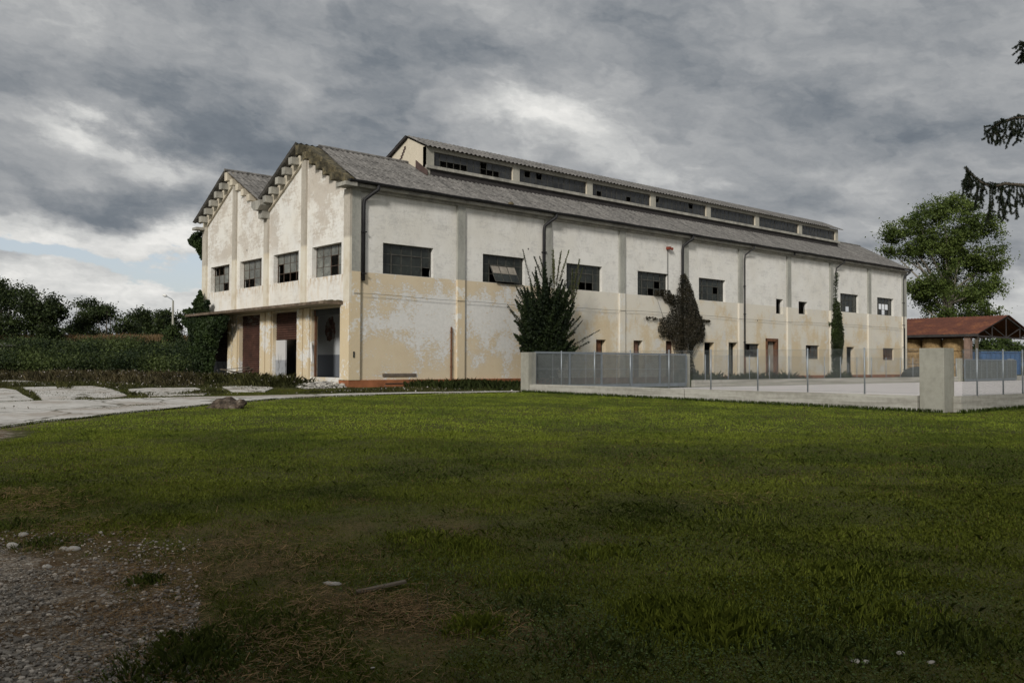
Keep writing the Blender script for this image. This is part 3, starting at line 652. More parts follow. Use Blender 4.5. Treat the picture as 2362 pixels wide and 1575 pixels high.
# corrugated roofs
def corr(mb, x0, x1, ya, za, yb_, zb, x0b=None, pitch=0.3, amp=0.042, row=1.25):
    """ya,za lower edge; yb,zb upper edge; x0b: start x at the top"""
    if x0b is None: x0b = x0
    L = math.hypot(yb_ - ya, zb - za); nr = max(1, round(L / row)); ny = (za - zb) / L * (1 if yb_ > ya else -1); nz = abs(yb_ - ya) / L
    nx = int((x1 - min(x0, x0b)) / (pitch / 4)) + 1; xs = np.linspace(min(x0, x0b), x1, nx)
    rr_ = random.Random(int(ya * 100) + 5)
    for r in range(nr):
        t0, t1 = r / nr, min(1, (r + 1) / nr + 0.03); base = len(mb.v); j = [rr_.uniform(-.0015, .0015) for _ in range(int((x1) / 0.9) + 3)]
        for k_, t in enumerate((t0, t1)):
            lift = 0.022 if k_ == 0 else 0.004
            xe = x0 + (x0b - x0) * t
            for x in xs:
                xx = max(x, xe); h = amp * math.cos(2 * math.pi * x / pitch) + lift + j[max(0, int(x / 0.9))]
                y = ya + (yb_ - ya) * t; z = za + (zb - za) * t
                mb.v.append((xx, y + ny * h + 0, z + nz * h))
        for i in range(nx - 1):
            mb.f.append((base + i, base + i + 1, base + nx + i + 1, base + nx + i)); mb.m.append(mb.mi)
w = MB(); E0 = RZ(-0.45)
corr(w, -0.02, LW + .25, -0.50, RZ(-0.50), 4.19, 11.77, x0b=0.65)
corr(w, -0.60, LW + .25, 8.30, RZ(8.30), 4.19, 11.77)
w.build('roof', M['roof'], B, smooth=True)['label'] = 'grey corrugated roof of the front nave'
w = MB(); corr(w, -0.60, LW + .25, 8.46, RZ(8.46), 12.57, 11.77); corr(w, -0.60, LW + .25, 17.08, RZ(17.08), 12.57, 11.77)
w.build('roof', M['roof'], B, smooth=True)['label'] = 'grey corrugated roof of the rear nave'
w = MB(); w.tube([(0.65, 4.19, 11.80), (LW + .25, 4.19, 11.80)], 0.09, 8); w.tube([(-0.6, 12.57, 11.80), (LW + .25, 12.57, 11.80)], 0.09, 8); w.build('ridge_cap', M['roof'], B)
# gutters
gp = [(0.11 * math.cos(t), 0.11 * math.sin(t)) for t in np.linspace(math.pi, 2 * math.pi, 7)]
w = MB(); n = 60
for i in range(n):
    xa, xb = -0.42 + (LW + .6) * i / n, -0.42 + (LW + .6) * (i + 1) / n
    za, zb = 9.30 + 0.012 * math.sin(i * 1.7), 9.30 + 0.012 * math.sin((i + 1) * 1.7)
    for a, b in zip(gp[:-1], gp[1:]): w.quad((xa, -0.56 + a[0], za + a[1]), (xb, -0.56 + a[0], zb + a[1]), (xb, -0.56 + b[0], zb + b[1]), (xa, -0.56 + b[0], za + b[1]))
w.quad((-0.42, -.67, 9.30), (-0.42, -.45, 9.30), (-0.42, -.47, 9.22), (-0.42, -.65, 9.22))
w.build('gutter', M['black'], B)
w = MB(); w.box(-0.55, 50, 8.22, 8.54, 9.44, 9.50); w.build('gutter', M['black'], B)
w = MB(); w.blob((9.2, -0.5, 9.38), (0.16, 0.12, 0.10), 3); w.build('moss_clump', M['moss'], B)
# downpipes
def downpipe(x, z1, mlow=None, r=0.055, swan=0.5):
    w = MB(); w.tube([(x + swan, -0.55, 9.22), (x + swan, -0.53, 9.02), (x + swan * .55, -0.30, 8.80), (x + 0.02, -0.13, 8.55), (x, -0.10, 8.3), (x, -0.10, max(z1, 0.1))], r, 8)
    d = w.build('downpipe', M['black'], B, smooth=True)
    if mlow: 
        w = MB(); w.tube([(x, -0.10, 1.6), (x, -0.10, 0.1)], r * 1.25, 8); w.build('rusty_sleeve', M['rust'], d)
    for z in np.arange(max(z1, .4) + .3, 8.2, 1.9): w = MB(); w.box(x - r * 1.35, x + r * 1.35, -0.10 - r * 1.35, -0.02, z, z + .05); w.build('bracket', M['black'], d)
downpipe(0.62, 4.85, r=0.085); downpipe(11.92, 3.0, r=0.085); downpipe(23.92, 0.1, r=0.085); downpipe(29.95 + .75, 0.1, True, 0.05); downpipe(42.9, 7.2, r=0.05); downpipe(54.2, 0.1, r=0.075, swan=0.35)
w = MB(); w.tube([(36.4, -0.5, 9.2), (36.4, -0.45, 8.98)], 0.06, 8); w.build('downpipe', M['black'], B)
# windows ------------------------------------------------------------
def glazing(axis, u0, u1, z0, z1, d, cols, rows, fm, gm, missing=(), bar=0.035, t=0.03, parent=B, sash=None):
    P = (lambda a, b, c, e, f, g: (a, b, c, e, f, g)) if axis == 'x' else (lambda a, b, c, e, f, g: (c, e, a, b, f, g))
    w = MB(); w.box(*P(u0 + .001, u1 - .001, d, d + t, z0 + .001, z0 + bar * 1.4)); w.box(*P(u0 + .001, u1 - .001, d, d + t, z1 - bar * 1.4, z1 - .001))
    us = [u0 + (u1 - u0) * i / cols for i in range(cols + 1)]; zs = [z0 + (z1 - z0) * i / rows for i in range(rows + 1)]
    for i, u in enumerate(us):
        b = bar * (1.2 if i in (0, cols) else 0.5); lo = max(u0 + .001, u - b); hi = min(u1 - .001, u + b)
        w.box(*P(lo, hi, d - .003, d + t + .003, z0 + bar * 1.4, z1 - bar * 1.4))
    for z in zs[1:-1]: w.box(*P(u0 + bar, u1 - bar, d + .004, d + t - .004, z - bar * .45, z + bar * .45))
    if sash:   # thicker outline of the opening light
        a, b, c, e = sash; 
        for q in ((us[a], us[b], zs[c] - .03, zs[c] + .03), (us[a], us[b], zs[e] - .03, zs[e] + .03)): w.box(*P(q[0], q[1], d - .03, d - .004, q[2], q[3]))
        for u in (us[a], us[b]): w.box(*P(u - .03, u + .03, d - .028, d - .006, zs[c] + .03, zs[e] - .03))
    win = w.build('window', fm, parent)
    w = MB()
    for i in range(cols):
        for j in range(rows):
            if (i, j) in missing: continue
            g = 0.006 + random.uniform(-.003, .003); tl = random.uniform(-.006, .006); dd = d + t * .5
            a, b, lo, hi = us[i], us[i + 1], zs[j], zs[j + 1]
            if axis == 'x': w.quad((a, dd + g + tl, lo), (b, dd + g - tl, lo), (b, dd - g - tl, hi), (a, dd - g + tl, hi))
            else: w.quad((dd + g + tl, b, lo), (dd + g - tl, a, lo), (dd - g - tl, a, hi), (dd - g + tl, b, hi))
    w.build('pane', gm, win)
    return win
miss = {0: [(4, 0)], 1: [(1, 0), (2, 0), (3, 0), (1, 1), (2, 1), (3, 1)], 2: [(2, 0), (3, 0)], 3: [(3, 1), (2, 0), (4, 0)], 4: [(3, 1)], 7: [(2, 0)], 8: [(1, 1), (2, 1), (2, 0), (3, 1)]}
for k in (0, 1, 2, 3, 4, 7, 8):
    a, b = 6 * k + 1.73, 6 * k + 4.62
    wn = glazing('x', a, b, 5.26, 6.70, 0.20, 5, 3, M['frame'], M['glass'], miss[k], sash=(1, 4, 0, 2) if k not in (1,) else None)
    if k == 1:   # tipped sash hanging open
        w = MB(); c, s_ = 0.75, 0.42
        za, ya = 6.17, 0.16; u0, u1 = a + .62, b - .60
        q = lambda u, t: (u + t * .10, ya - 0.42 * (1 - t) * 0 - t * 0.34 + 0.0, za - t * 0.83)
        for u in np.linspace(u0, u1, 4): w.beam(q(u, 0), q(u, 1), 0.035, 0.03)
        for t in (0, .5, 1): w.beam(q(u0, t), q(u1, t), 0.03, 0.03)
        sh = w.build('sash', M['frame'], wn); w = MB(); w.quad(q(u0, 0), q(u1, 0), q(u1, .5), q(u0, .5)); sp = M['slate']
        w.mi = 1; w.quad(q(u0, .5), q(u1, .5), q(u1, 1), q(u0, 1)); w.build('pane', [simple('clouded_glass', (0.26, 0.235, 0.20), 0.3, 5, 0.6), M['glass']], wn)
for a, b, c, e in smallw: glazing('x', a, b, c, e, 0.24, 1, 1, M['iron'], M['glass'], [(0, 0)])
for i, (a, b, c, e) in enumerate(loww):
    glazing('x', a, b, c, e, 0.15, 4 if i < 2 else 5, 2 if i < 2 else 5, [M['frame'], M['framel'], M['rust']][i], M['glasst'], [(1, 1)])
gm_ = [[(1, 1), (1, 0)], [(3, 1), (3, 0), (0, 0), (1, 0), (2, 0)], [(3, 0), (2, 0)], [(3, 2), (2, 2), (1, 0)]]
for (a, b), ms in zip(GY, gm_): glazing('y', a, b, 5.17, 6.65, 0.24, 4, 3, M['framel'], M['glassg'], [(3 - i if False else i, j) for i, j in ms], bar=0.03)
# openings at ground level of the long side
def leafdoor(name, x0, x1, z0, z1, y, m, **k):
    w = MB(); w.box(x0, x1, y, y + .05, z0, z1)
    n = max(2, int((x1 - x0) / .16))
    for i in range(n): u = lerp(x0, x1, (i + .5) / n); w.box(u - .012, u + .012, y - .012, y - .001, z0 + .05, z1 - .05)
    return w.build(name, m, B)
leafdoor('door', 16.135, 16.75, .06, 2.49, .22, M['rust']); leafdoor('door', 19.375, 20.0, .06, 2.51, .22, simple('faded_brown_door', (0.16, 0.09, 0.065), 0.4, 3)); leafdoor('door', 22.395, 23.2, .06, 2.54, .22, simple('dark_brown_door', (0.10, 0.05, 0.035), 0.4, 3))
leafdoor('door', 28.935, 29.6, .06, 2.56, .25, simple('grey_green_door', (0.10, 0.10, 0.085), 0.3, 3)); leafdoor('door', 44.665, 45.5, .06, 1.25, .24, simple('slate_lower_door', (0.12, 0.125, 0.125), 0.3, 3))
w = MB(); w.box(33.36, 33.52, -.08, .2, .05, 2.92); w.box(34.58, 34.84, -.08, .2, .05, 2.92); w.box(33.36, 34.84, -.082, .2, 2.74, 2.95); w.build('door_frame', M['rust'], B)['label'] = 'rusty iron door frame'
leafdoor('door', 34.0, 34.57, .06, 2.7, .16, simple('pale_grey_door', (0.27, 0.24, 0.20), 0.3, 3))
for x0, x1, z in [(26.15, 27.42, 2.54), (28.82, 30.0, 2.58)]:
    w = MB(); w.box(x0, x1, -.04, -.003, z, z + .12); w.box(x0, x0 + .1, -.04, -.003, .35, z); w.box(x1 - .1, x1, -.04, -.003, .35, z); w.build('door_frame', M['cream'], B)
# gable bays: roller shutters, panels
def shutter(y0, y1, z0, z1, x=0.2):
    w = MB(); n = int((z1 - z0) / 0.11)
    for i in range(n):
        a, b = lerp(z0, z1, i / n), lerp(z0, z1, (i + 1) / n); m_ = (a + b) / 2
        w.quad((x + .03, y0, a), (x + .03, y1, a), (x - .015, y1, m_), (x - .015, y0, m_)); w.quad((x - .015, y0, m_), (x - .015, y1, m_), (x + .03, y1, b), (x + .03, y0, b))
    return w.build('roller_shutter', M['shutter'], B)
shutter(13.14, 15.73, 1.17, 3.65); shutter(9.04, 11.73, 0.43, 3.65); shutter(4.93, 7.64, 2.26, 3.65)
w = MB(); w.box(0.17, 0.30, 13.14, 15.73, 0.43, 1.165); w.build('panel', M['panel'], B)['label'] = 'low white infill wall'
w = MB(); w.box(0.17, 0.25, 4.93, 5.22, 0.43, 2.25); w.build('panel', M['panel'], B); w = MB(); w.box(0.17, 0.25, 6.58, 7.64, 0.43, 2.25); w.build('panel', M['panel'], B)['label'] = 'peeling white and grey panel beside the dark doorway'
w = MB(); w.box(0.13, 0.20, 0.80, 3.55, 3.35, 3.655); w.build('shutter_box', M['iron'], B)
w = MB(); w.box(0.12, 0.2, 3.38, 3.48, 0.43, 3.6); w.build('shutter_rail', M['rust'], B)
w = MB(); w.tube([(-0.06, 3.46, 2.05), (-0.10, 3.30, 1.15)], 0.045, 8); w.build('white_tube', M['white_tube'], B)
# canopy over the gable bays
w = MB(); w.prism([(-1.02, 0.56, 3.76), (-1.02, 16.9, 3.76), (-1.02, 16.9, 3.88), (-1.02, 0.56, 3.88)], (1.015, 0, 0)); w.v = [(x, y, z + (0.05 if x > -0.5 and z > 3.8 else 0)) for x, y, z in w.v]
w.box(-1.05, -1.021, 0.54, 16.9, 3.77, 3.90)
cp = w.build('canopy', mat('canopy_concrete', lambda T, pos, p: T.mix(T.smooth(T.xyz(T.node('ShaderNodeNewGeometry').outputs['Normal'])[2], -0.6, -0.3), (0.40, 0.35, 0.26), T.ramp(T.noise(pos, 3, 8, 0.7), [(0.35, (0.07, 0.05, 0.035)), (0.6, (0.17, 0.13, 0.095)), (0.75, (0.30, 0.26, 0.20))])), rough=0.95), B)
w = MB()
for i in range(40): y = 0.7 + (random.random() ** 2) * 6; w.blob((-0.08 - random.random() * .5, y, 3.93), (.13, .18, .05), i, 1)
w.build('moss', M['moss'], cp)['kind'] = 'stuff'
# rooftop lantern
LX0, LX1, LY0, LY1 = 5.95, 48.05, 2.5, 5.88
w = MB()
for k in range(8):
    x = 6 + 6 * k; x0, x1 = (x - .05, x + .45) if k < 7 else (47.62, 48.05); w.box(x0, x1, LY0, LY0 + .3, 11.3, 12.38); w.box(x0 + .05, x1 - .05, LY0 + .05, LY0 + .3, 10.7, 11.3)
w.box(LX0, LX1, LY0 + .02, LY0 + .28, 12.18, 12.39)
w.prism([(LX0, LY0 + .001, 10.7), (LX0, LY1, 10.7), (LX0, LY1, 12.34), (LX0, 4.19, 13.12), (LX0, LY0 + .001, 12.34)], (0.25, 0, 0))
w.prism([(LX1 - .25, LY0 + .3, 10.7), (LX1 - .25, LY1, 10.7), (LX1 - .25, LY1, 12.34), (LX1 - .25, 4.19, 13.12), (LX1 - .25, LY0 + .3, 12.4)], (0.25, 0, 0))
w.box(LX0, LX1, LY1 - .2, LY1, 10.7, 12.35)
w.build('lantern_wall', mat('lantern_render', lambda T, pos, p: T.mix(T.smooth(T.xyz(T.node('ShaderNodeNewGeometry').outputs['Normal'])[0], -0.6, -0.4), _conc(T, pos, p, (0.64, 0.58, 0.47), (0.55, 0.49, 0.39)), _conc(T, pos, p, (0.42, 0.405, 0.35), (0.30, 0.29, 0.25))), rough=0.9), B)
w = MB(); w.box(LX0 - .03, LX1 + .1, LY0 - .12, LY0 + .05, 11.24, 11.40); w.build('sill_beam', M['concrete'], B)
w = MB(); w.box(LX0 + .1, LX1, LY0 + .03, LY0 + .09, 10.8, 11.24); w.build('fascia', M['fascia'], B)
w = MB(); w.prism([(LX0 - .05, 2.35, RZ(2.35) + .02), (LX0 - .05, 2.35, RZ(2.35) + .30), (LX0 - .05, 3.4, RZ(3.4) + .45), (LX0 - .05, 3.4, RZ(3.4) + .02)], (0.045, 0, 0)); w.build('flashing', M['flash'], B)
w = MB()
for t in np.linspace(0, 1, 9): w.box(LX0 - .028, LX0 - .002, lerp(5.35, 4.45, t ** .9) - .07, lerp(5.35, 4.45, t ** .9) + .07, 11.4 + t * 1.15, 11.4 + t * 1.15 + .17)
w.build('crack_band', M['flash'], B)
LR = lambda y: 13.24 - 0.46 * abs(y - 4.19)
w = MB(); corr(w, LX0 - .18, LX1 + .35, 2.22, LR(2.22), 4.19, 13.24, row=1.0); corr(w, LX0 - .18, LX1 + .35, 6.16, LR(6.16), 4.19, 13.24, row=1.0)
w.build('lantern_roof', M['roof'], B, smooth=True)
w = MB(); w.prism([(LX0 - .17, 4.19, 13.22), (LX0 - .17, 6.14, LR(6.14) - .02), (LX0 - .17, 6.14, LR(6.14) - .14), (LX0 - .17, 4.19, 13.10)], (0.12, 0, 0)); w.build('bargeboard', M['fascia'], B)
rr0 = random.Random(4)
for k in range(7):
    ms = set()
    if k == 0: ms = {(1, 0), (2, 0), (3, 0), (4, 0), (7, 1), (7, 0), (8, 0), (9, 0), (1, 1)} - {(1, 1)}
    elif k < 4:
        for _ in range(2): ms.add((rr0.randrange(10), rr0.randrange(2)))
    glazing('x', 6 * k + 6.46, 6 * k + 11.94 if k < 6 else 47.6, 11.41, 12.17, LY0 + .12, 12, 2, M['frame'], M['glasst'], ms, bar=0.02)
w = MB(); w.box(54.12, 54.42, -0.136, -0.131, 0.4, 4.3); w.build('damp_streak', M['iron'], B)
# wall furniture
w = MB(); pts = [(x, -0.16, 4.16 + 0.10 * abs(math.cos(x * math.pi / 24 + .3)) + 0.02 * math.sin(x)) for x in np.linspace(0.1, 54, 60)]; w.tube(pts, 0.010, 4); w.build('cable', M['black'], B)
w = MB(); w.tube([(22.5, -.06, 5.55), (22.5, -.06, 8.2)], 0.022, 6); cdt = w.build('conduit', M['iron'], B)
w = MB(); w.box(22.38, 22.60, -.26, -.04, 8.20, 8.38, 0.01); w.tube([(22.62, -.17, 8.28), (22.80, -.19, 8.26)], [0.05, 0.10], 10); w.build('alarm_siren', M['siren'], B, bevel=0.01)
w = MB(); w.tube([(5.7, -.07, .3), (5.7, -.07, 2.9)], 0.045, 8)
for z in (.9, 1.7, 2.6): w.tube([(5.7, -.07, z), (5.7, -.07, z + .08)], 0.06, 8)
w.build('rusty_pipe', M['rust'], B)
w = MB(); w.box(1.75, 3.62, -.06, -.003, .49, .62); w.build('vent_grille', M['slate'], B)
w = MB(); w.box(1.85, 3.2, -.125, -.101, .13, .17); w.build('vent_slot', M['iron'], B)
w = MB(); w.box(0.10, 0.17, -.16, -.131, 1.35, 1.62); w.build('meter_plate', M['iron'], B)

# ------------------------------------------------------------ fences, pillars, gates
def pillar(name, c, w_, h, z0, label, m='concrete_pillar', rot=0, group='concrete gate and corner pillars'):
    t = MB(); t.box(-w_[0] / 2, w_[0] / 2, -w_[1] / 2, w_[1] / 2, 0, h); o = t.build(name, M[m], None, bevel=0.012)
    o.location = (c[0], c[1], z0); o.rotation_euler = (0, 0, rot); tag(o, label, 'pillar', group); return o
pillar('concrete_pillar', (3.25, -8.42), (0.42, 0.46), 1.62, -.06, 'grey concrete gate pillar where the front fence meets the mesh gate')
pillar('concrete_pillar', (4.55, -23.98), (0.66, 0.68), 1.78, -.20, 'large square concrete corner pillar with two low walls meeting it')
pillar('concrete_pillar', (13.45, -8.35), (0.45, 0.30), 1.60, 0, 'concrete post behind the right end of the mesh gate')
pillar('concrete_pillar', (42.0, -9.55), (0.42, 0.30), 1.60, 0, 'distant pale concrete pillar left of the solid grey gate')
pillar('concrete_pillar', (51.6, -9.45), (0.5, 0.35), 1.60, 0, 'distant concrete pillar at the right end of the solid grey gate')
def wallseg(a, b, za, zb, t, label):
    a = np.array(a, float); b = np.array(b, float); d = (b - a) / np.linalg.norm(b - a); n_ = np.array([-d[1], d[0]]) * t / 2
    w = MB(); w.hexa([(*(a - n_), -0.5), (*(b - n_), -0.5), (*(b + n_), -0.5), (*(a + n_), -0.5), (*(a - n_), za), (*(b - n_), zb), (*(b + n_), zb), (*(a + n_), za)])
    o = w.build('low_wall', M['concrete_new'], None, bevel=0.012, origin=(a[0], a[1], 0)); tag(o, label, 'wall', 'low concrete fence walls'); return o
Pf = lambda s: FL + (FR - FL) * (s / np.linalg.norm(FR - FL))
JT = np.array([3.68, -15.95])
wallseg(Pf(.22), JT + (0, .01), .285, .27, .22, 'low board-marked concrete wall in front of the mesh gate')
wallseg(JT - (0, .02), FR + (-.0, .72), .27, .255, .22, 'low concrete wall between the joint and the big corner pillar')
wallseg((4.80, YR(4.89)+.10), (34, YR(34)), .25, .25, .22, 'low concrete wall running right from the big corner pillar')
wallseg((13.7, YB(13.7)), (41.75, YB(41.75) - 0), .35, .35, .2, 'low concrete wall across the far side of the gravel yard')
wallseg((51.9, YB(52) + .1), (90, YB(90)), .35, .35, .2, 'low concrete wall beyond the solid grey gate')
def chainfence(a, b, za, zb, ztop, posts, label, pr=0.024, pitch=0.075, wr=0.0026, ztp=None):
    a = np.array(a, float); b = np.array(b, float); Lh = np.linalg.norm(b - a); d = (b - a) / Lh
    root = empty('chain_link_fence', (a[0], a[1], za), label, 'fence', 'chain-link fences round the yard')
    def q(s, z): return (a[0] + d[0] * s - a[0], a[1] + d[1] * s - a[1], z - za)
    for s in posts:
        z0 = lerp(za, zb, s / Lh) - .05; w = MB(); w.tube([q(s, z0), q(s, ztop + .03)], pr, 8); w.build('post', M['galv'], root, smooth=True)
    w = MB(); H = ztop - za
    nn = d[1] * .004, -d[0] * .004
    for i in range(int((Lh + H) / pitch) + 1):
        s0 = i * pitch - H
        for sg in (1, -1):
            p = [(s0, za), (s0 + H, ztop)] if sg > 0 else [(s0 + H, za), (s0, ztop)]
            (s1, z1), (s2, z2) = p
            if s1 < 0 and s2 < 0 or s1 > Lh and s2 > Lh: continue
            def clip(sx, zx, sy, zy):
                if sx < 0: tt = (0 - sx) / (sy - sx); return 0, zx + (zy - zx) * tt
                if sx > Lh: tt = (Lh - sx) / (sy - sx); return Lh, zx + (zy - zx) * tt
                return sx, zx
            c1 = clip(s1, z1, s2, z2); c2 = clip(s2, z2, s1, z1)
            P1, P2 = q(*c1), q(*c2); P1 = (P1[0] + nn[0] * sg, P1[1] + nn[1] * sg, P1[2]); P2 = (P2[0] + nn[0] * sg, P2[1] + nn[1] * sg, P2[2])
            w.tube([P1, P2], wr, 3, cap=False)
    for z in (za + .03, (za + ztop) / 2, ztop - .02): w.tube([q(0, z), q(Lh, z)], wr * 1.2, 3)
    w.build('wire_mesh', M['wire'], root)
    return root
ps = [np.linalg.norm(np.array(p) - Pf(.25)) for p in [(3.32, -10.24), (3.42, -11.9), (3.53, -13.57), (3.63, -15.24), (3.74, -16.92), (3.85, -18.65), (3.95, -20.34), (4.06, -22.1)]]
chainfence(Pf(.25), FR + (0, .72), .285, .255, 1.58, ps, 'chain-link fence with thin posts on the low wall nearest the lawn')
def pxs(px, fn):   # station on an (almost) x-parallel line seen at pixel px
    lo, hi = 4.0, 120.0
    for _ in range(60):
        m_ = (lo + hi) / 2; v = np.array([m_, fn(m_), 0.8]) - CAM; x = CXP + FX * (v @ RT) / (v @ FW)
        if x < px: lo = m_
        else: hi = m_
    return lo
chainfence((4.9, YR(4.9)), (30, YR(30)), .25, .25, 1.56, [pxs(p, YR) - 4.9 for p in (2253.8, 2314, 2359)] + [14, 18, 22], 'chain-link fence running right from the big corner pillar')
chainfence((13.7, YB(13.7)), (41.75, YB(41.75)), .35, .35, 1.55, [pxs(p, YB) - 13.7 for p in (1626.8, 1679.6, 1728.8, 1775.2, 1820, 1861, 1901.7, 1939, 1976.7, 2010.6, 2044, 2077, 2106)] + [24.4, 26.2, 28.0], 'chain-link fence on the far low wall, in front of the hall', wr=0.0024, pitch=.09)
def gate(x0, y0, x1, y1, z0, z1, npost, label, dense):
    a = np.array([x0, y0]); b = np.array([x1, y1]); Lh = np.linalg.norm(b - a); d = (b - a) / Lh
    root = empty('sliding_gate', (x0, y0, 0), label, 'gate', 'mesh gates of the yard'); q = lambda s, z, o=0: (d[0] * s - d[1] * o, d[1] * s + d[0] * o, z)
    w = MB(); w.beam(q(0, z1 - .04), q(Lh, z1 - .04), .06, .08); w.beam(q(0, z0 + .05), q(Lh, z0 + .05), .07, .16); w.build('rail', M['gate'], root)
    for i in range(npost): s = Lh * i / (npost - 1); w = MB(); w.beam(q(s, z0 + .13), q(s, z1 - .08), .09, .07, (1, 0, 0)); w.build('upright', M['gate'], root)
    w = MB()
    for s in np.arange(.05, Lh - .04, dense): w.beam(q(s, z0 + .14, .0), q(s, z1 - .09, .0), .024, .0025, (d[0], d[1], 0))
    for z in np.arange(z0 + .25, z1 - .1, .13): w.beam(q(0, z), q(Lh, z), .005, .005)
    w.build('grating', M['grate'], root)
    w = MB()
    for i in range(npost - 1): s = Lh * (i + .5) / (npost - 1); w.beam(q(s, z0 + .14, -.018), q(s, z1 - .09, -.018), .012, .012, (1, 0, 0))
    w.beam(q(.03, (z0 + z1) / 2 + .02, -.02), q(Lh - .03, (z0 + z1) / 2 + .02, -.02), .012, .012); w.build('stiffener', M['galv'], root)
    return root
gate(3.56, -8.48, 13.2, -8.62, .10, 1.60, 6, 'long blue-grey sliding gate of see-through grating behind the low wall', .034)
gate(42.25, -9.82, 51.4, -9.88, .06, 1.55, 6, 'distant solid-looking grey gate at the far right of the yard', .03)

# ------------------------------------------------------------ vegetation
def rv(n): v = RNG.normal(size=(n, 3)); return v / np.linalg.norm(v, axis=1, keepdims=True)
def leafquads(P, size, asp=0.6, up=0.0):
    n = len(P); a = rv(n); a[:, 2] = a[:, 2] * (1 - up) + up * 0.6; a /= np.linalg.norm(a, axis=1, keepdims=True)
    b = np.cross(a, rv(n)); b /= np.linalg.norm(b, axis=1, keepdims=True) + 1e-9
    s = (size * RNG.uniform(.6, 1.3, n))[:, None] if np.isscalar(size) else size[:, None]
    return np.stack([P - a * s * .5, P + b * s * .5 * asp, P + a * s * .5, P - b * s * .5 * asp], 1)
def leafcols(n, lo, hi, k=None, ncl=None):
    t = RNG.random(n) if k is None else np.clip(k + RNG.normal(0, .16, n), 0, 1)
    c = np.asarray(lo)[None] * (1 - t[:, None]) + np.asarray(hi)[None] * t[:, None]
    return c * RNG.uniform(.75, 1.25, n)[:, None]
GR_D, GR_L = (0.022, 0.038, 0.010), (0.085, 0.125, 0.028)
def crown_pts(blobs, n, clump, gap=0.0, gs=.5):
    """blobs: list of (centre, radii-vectors 3x3). clump-wise scattering with real gaps"""
    vol = np.array([abs(np.linalg.det(b[1])) ** (2 / 3) for b in blobs]); pr = vol / vol.sum(); out = []; ks = []
    per = 46; nc = max(8, n // per)
    for bi in RNG.choice(len(blobs), nc, p=pr):
        c, A = blobs[bi]; d = rv(1)[0] * RNG.uniform(.35, 1.0) ** .5
        cc = c + d @ A
        if gap and float(fbm(cc @ RTh * gs + 3, cc[2] * gs * 1.2 + (cc @ FWh) * .25 * gs, 2, 33)) < gap * RNG.uniform(.85, 1.1): continue
        k = RNG.random(); r = clump * RNG.uniform(.5, 1.25)
        out.append(cc + RNG.normal(size=(per, 3)) * np.array([r, r, r * .62])); ks.append(np.full(per, k))
    return np.concatenate(out), np.concatenate(ks)
RTh = np.array([fh.y, -fh.x, 0.0]); FWh = np.array([fh.x, fh.y, 0.0]); ZZ = np.array([0, 0, 1.0])
def pxblob(px, py, rx, ry, depth, dd=None, doff=0):
    k = depth / FX; return at(px, py, depth + doff), np.array([RTh * rx * k, FWh * (dd if dd else (rx + ry) / 2 * k), ZZ * ry * k])
def make_tree(name, blobs, base, n, leaf, clump, label, cat='tree', group=None, lo=GR_D, hi=GR_L, trunk_r=.25, bark='bark', limbs=8, cname='crown', gap=0.0, gs=.5):
    root = empty(name, base, label, cat, group); base = np.asarray(base, float)
    P, k = crown_pts(blobs, n, clump, gap, gs); ok = P[:, 2] > base[2] + .15; P, k = P[ok], k[ok]
    cards(cname, leafquads(P, leaf) - base, leafcols(len(P), lo, hi, k), M['leaf'], root)
    w = MB(); cs = [b[0] - base for b in blobs]; top = max(c[2] for c in cs); mid = np.mean(cs, 0); mid[2] = top * .45
    w.tube([(0, 0, -.2), tuple(mid * .4 * np.array([.5, .5, 1])), tuple(mid), (mid[0] * .9 + cs[0][0] * .1, mid[1], top * .75), tuple(cs[0])], [trunk_r, trunk_r * .85, trunk_r * .65, trunk_r * .4, trunk_r * .12], 8)
    tr = w.build('trunk', M[bark], root, smooth=True)
    for i in range(limbs):
        c, A = blobs[i % len(blobs)]; e = c - base + (rv(1)[0] * .7) @ A; s = mid * RNG.uniform(.55, 1.1); s[2] = min(s[2], e[2] * .85); m_ = (s + e) / 2 + rv(1)[0] * .05 * np.linalg.norm(e - s)
        w = MB(); w.tube([tuple(s), tuple(m_), tuple(e)], [trunk_r * .4, trunk_r * .25, trunk_r * .06], 6); w.build('limb', M[bark], root, smooth=True)
    return root
def px_tree(name, blobs, depth, n, leaf, clump, label, **kw):
    bl = [pxblob(*b[:4], depth, doff=RNG.uniform(-1, 1) * depth * .01) for b in blobs]
    c = np.mean([b[0] for b in bl], 0); x, y = c[0], c[1]
    return make_tree(name, bl, (x, y, float(gz(x, y))), n, leaf, clump, label, **kw)

# the big poplar behind the open barn
px_tree('poplar_tree', [(2180, 520, 85, 72), (2090, 545, 52, 48), (2062, 562, 36, 34), (2262, 560, 58, 70), (2150, 615, 62, 70), (2235, 650, 72, 62), (2195, 700, 82, 50), (2285, 690, 30, 50), (2135, 705, 26, 30), (2190, 478, 62, 30), (2285, 600, 36, 30), (2125, 660, 40, 30), (2235, 745, 70, 30)],
        118, 92000, .29, .50, 'big round-headed poplar rising behind the rusty-roofed barn', lo=(0.035, 0.058, 0.012), hi=(0.115, 0.155, 0.035), trunk_r=.5, bark='barkl', limbs=16, gap=.445, gs=.42)
for spec in [('tree', [(2262, 800, 22, 16), (2285, 805, 25, 14)], 130, 3000, .4, .5, 'small dark tree seen through the barn beneath its truss'),
             ('tree', [(2318, 800, 26, 20), (2340, 808, 22, 12)], 135, 3000, .4, .5, 'dark bushy tree right of the barn end, above the blue container'),
             ('tree', [(2390, 815, 40, 14), (2450, 812, 50, 18)], 160, 2500, .5, .6, 'low far tree at the right edge of the view')]:
    px_tree(*spec, group='small trees beyond the barn', trunk_r=.15, limbs=3)
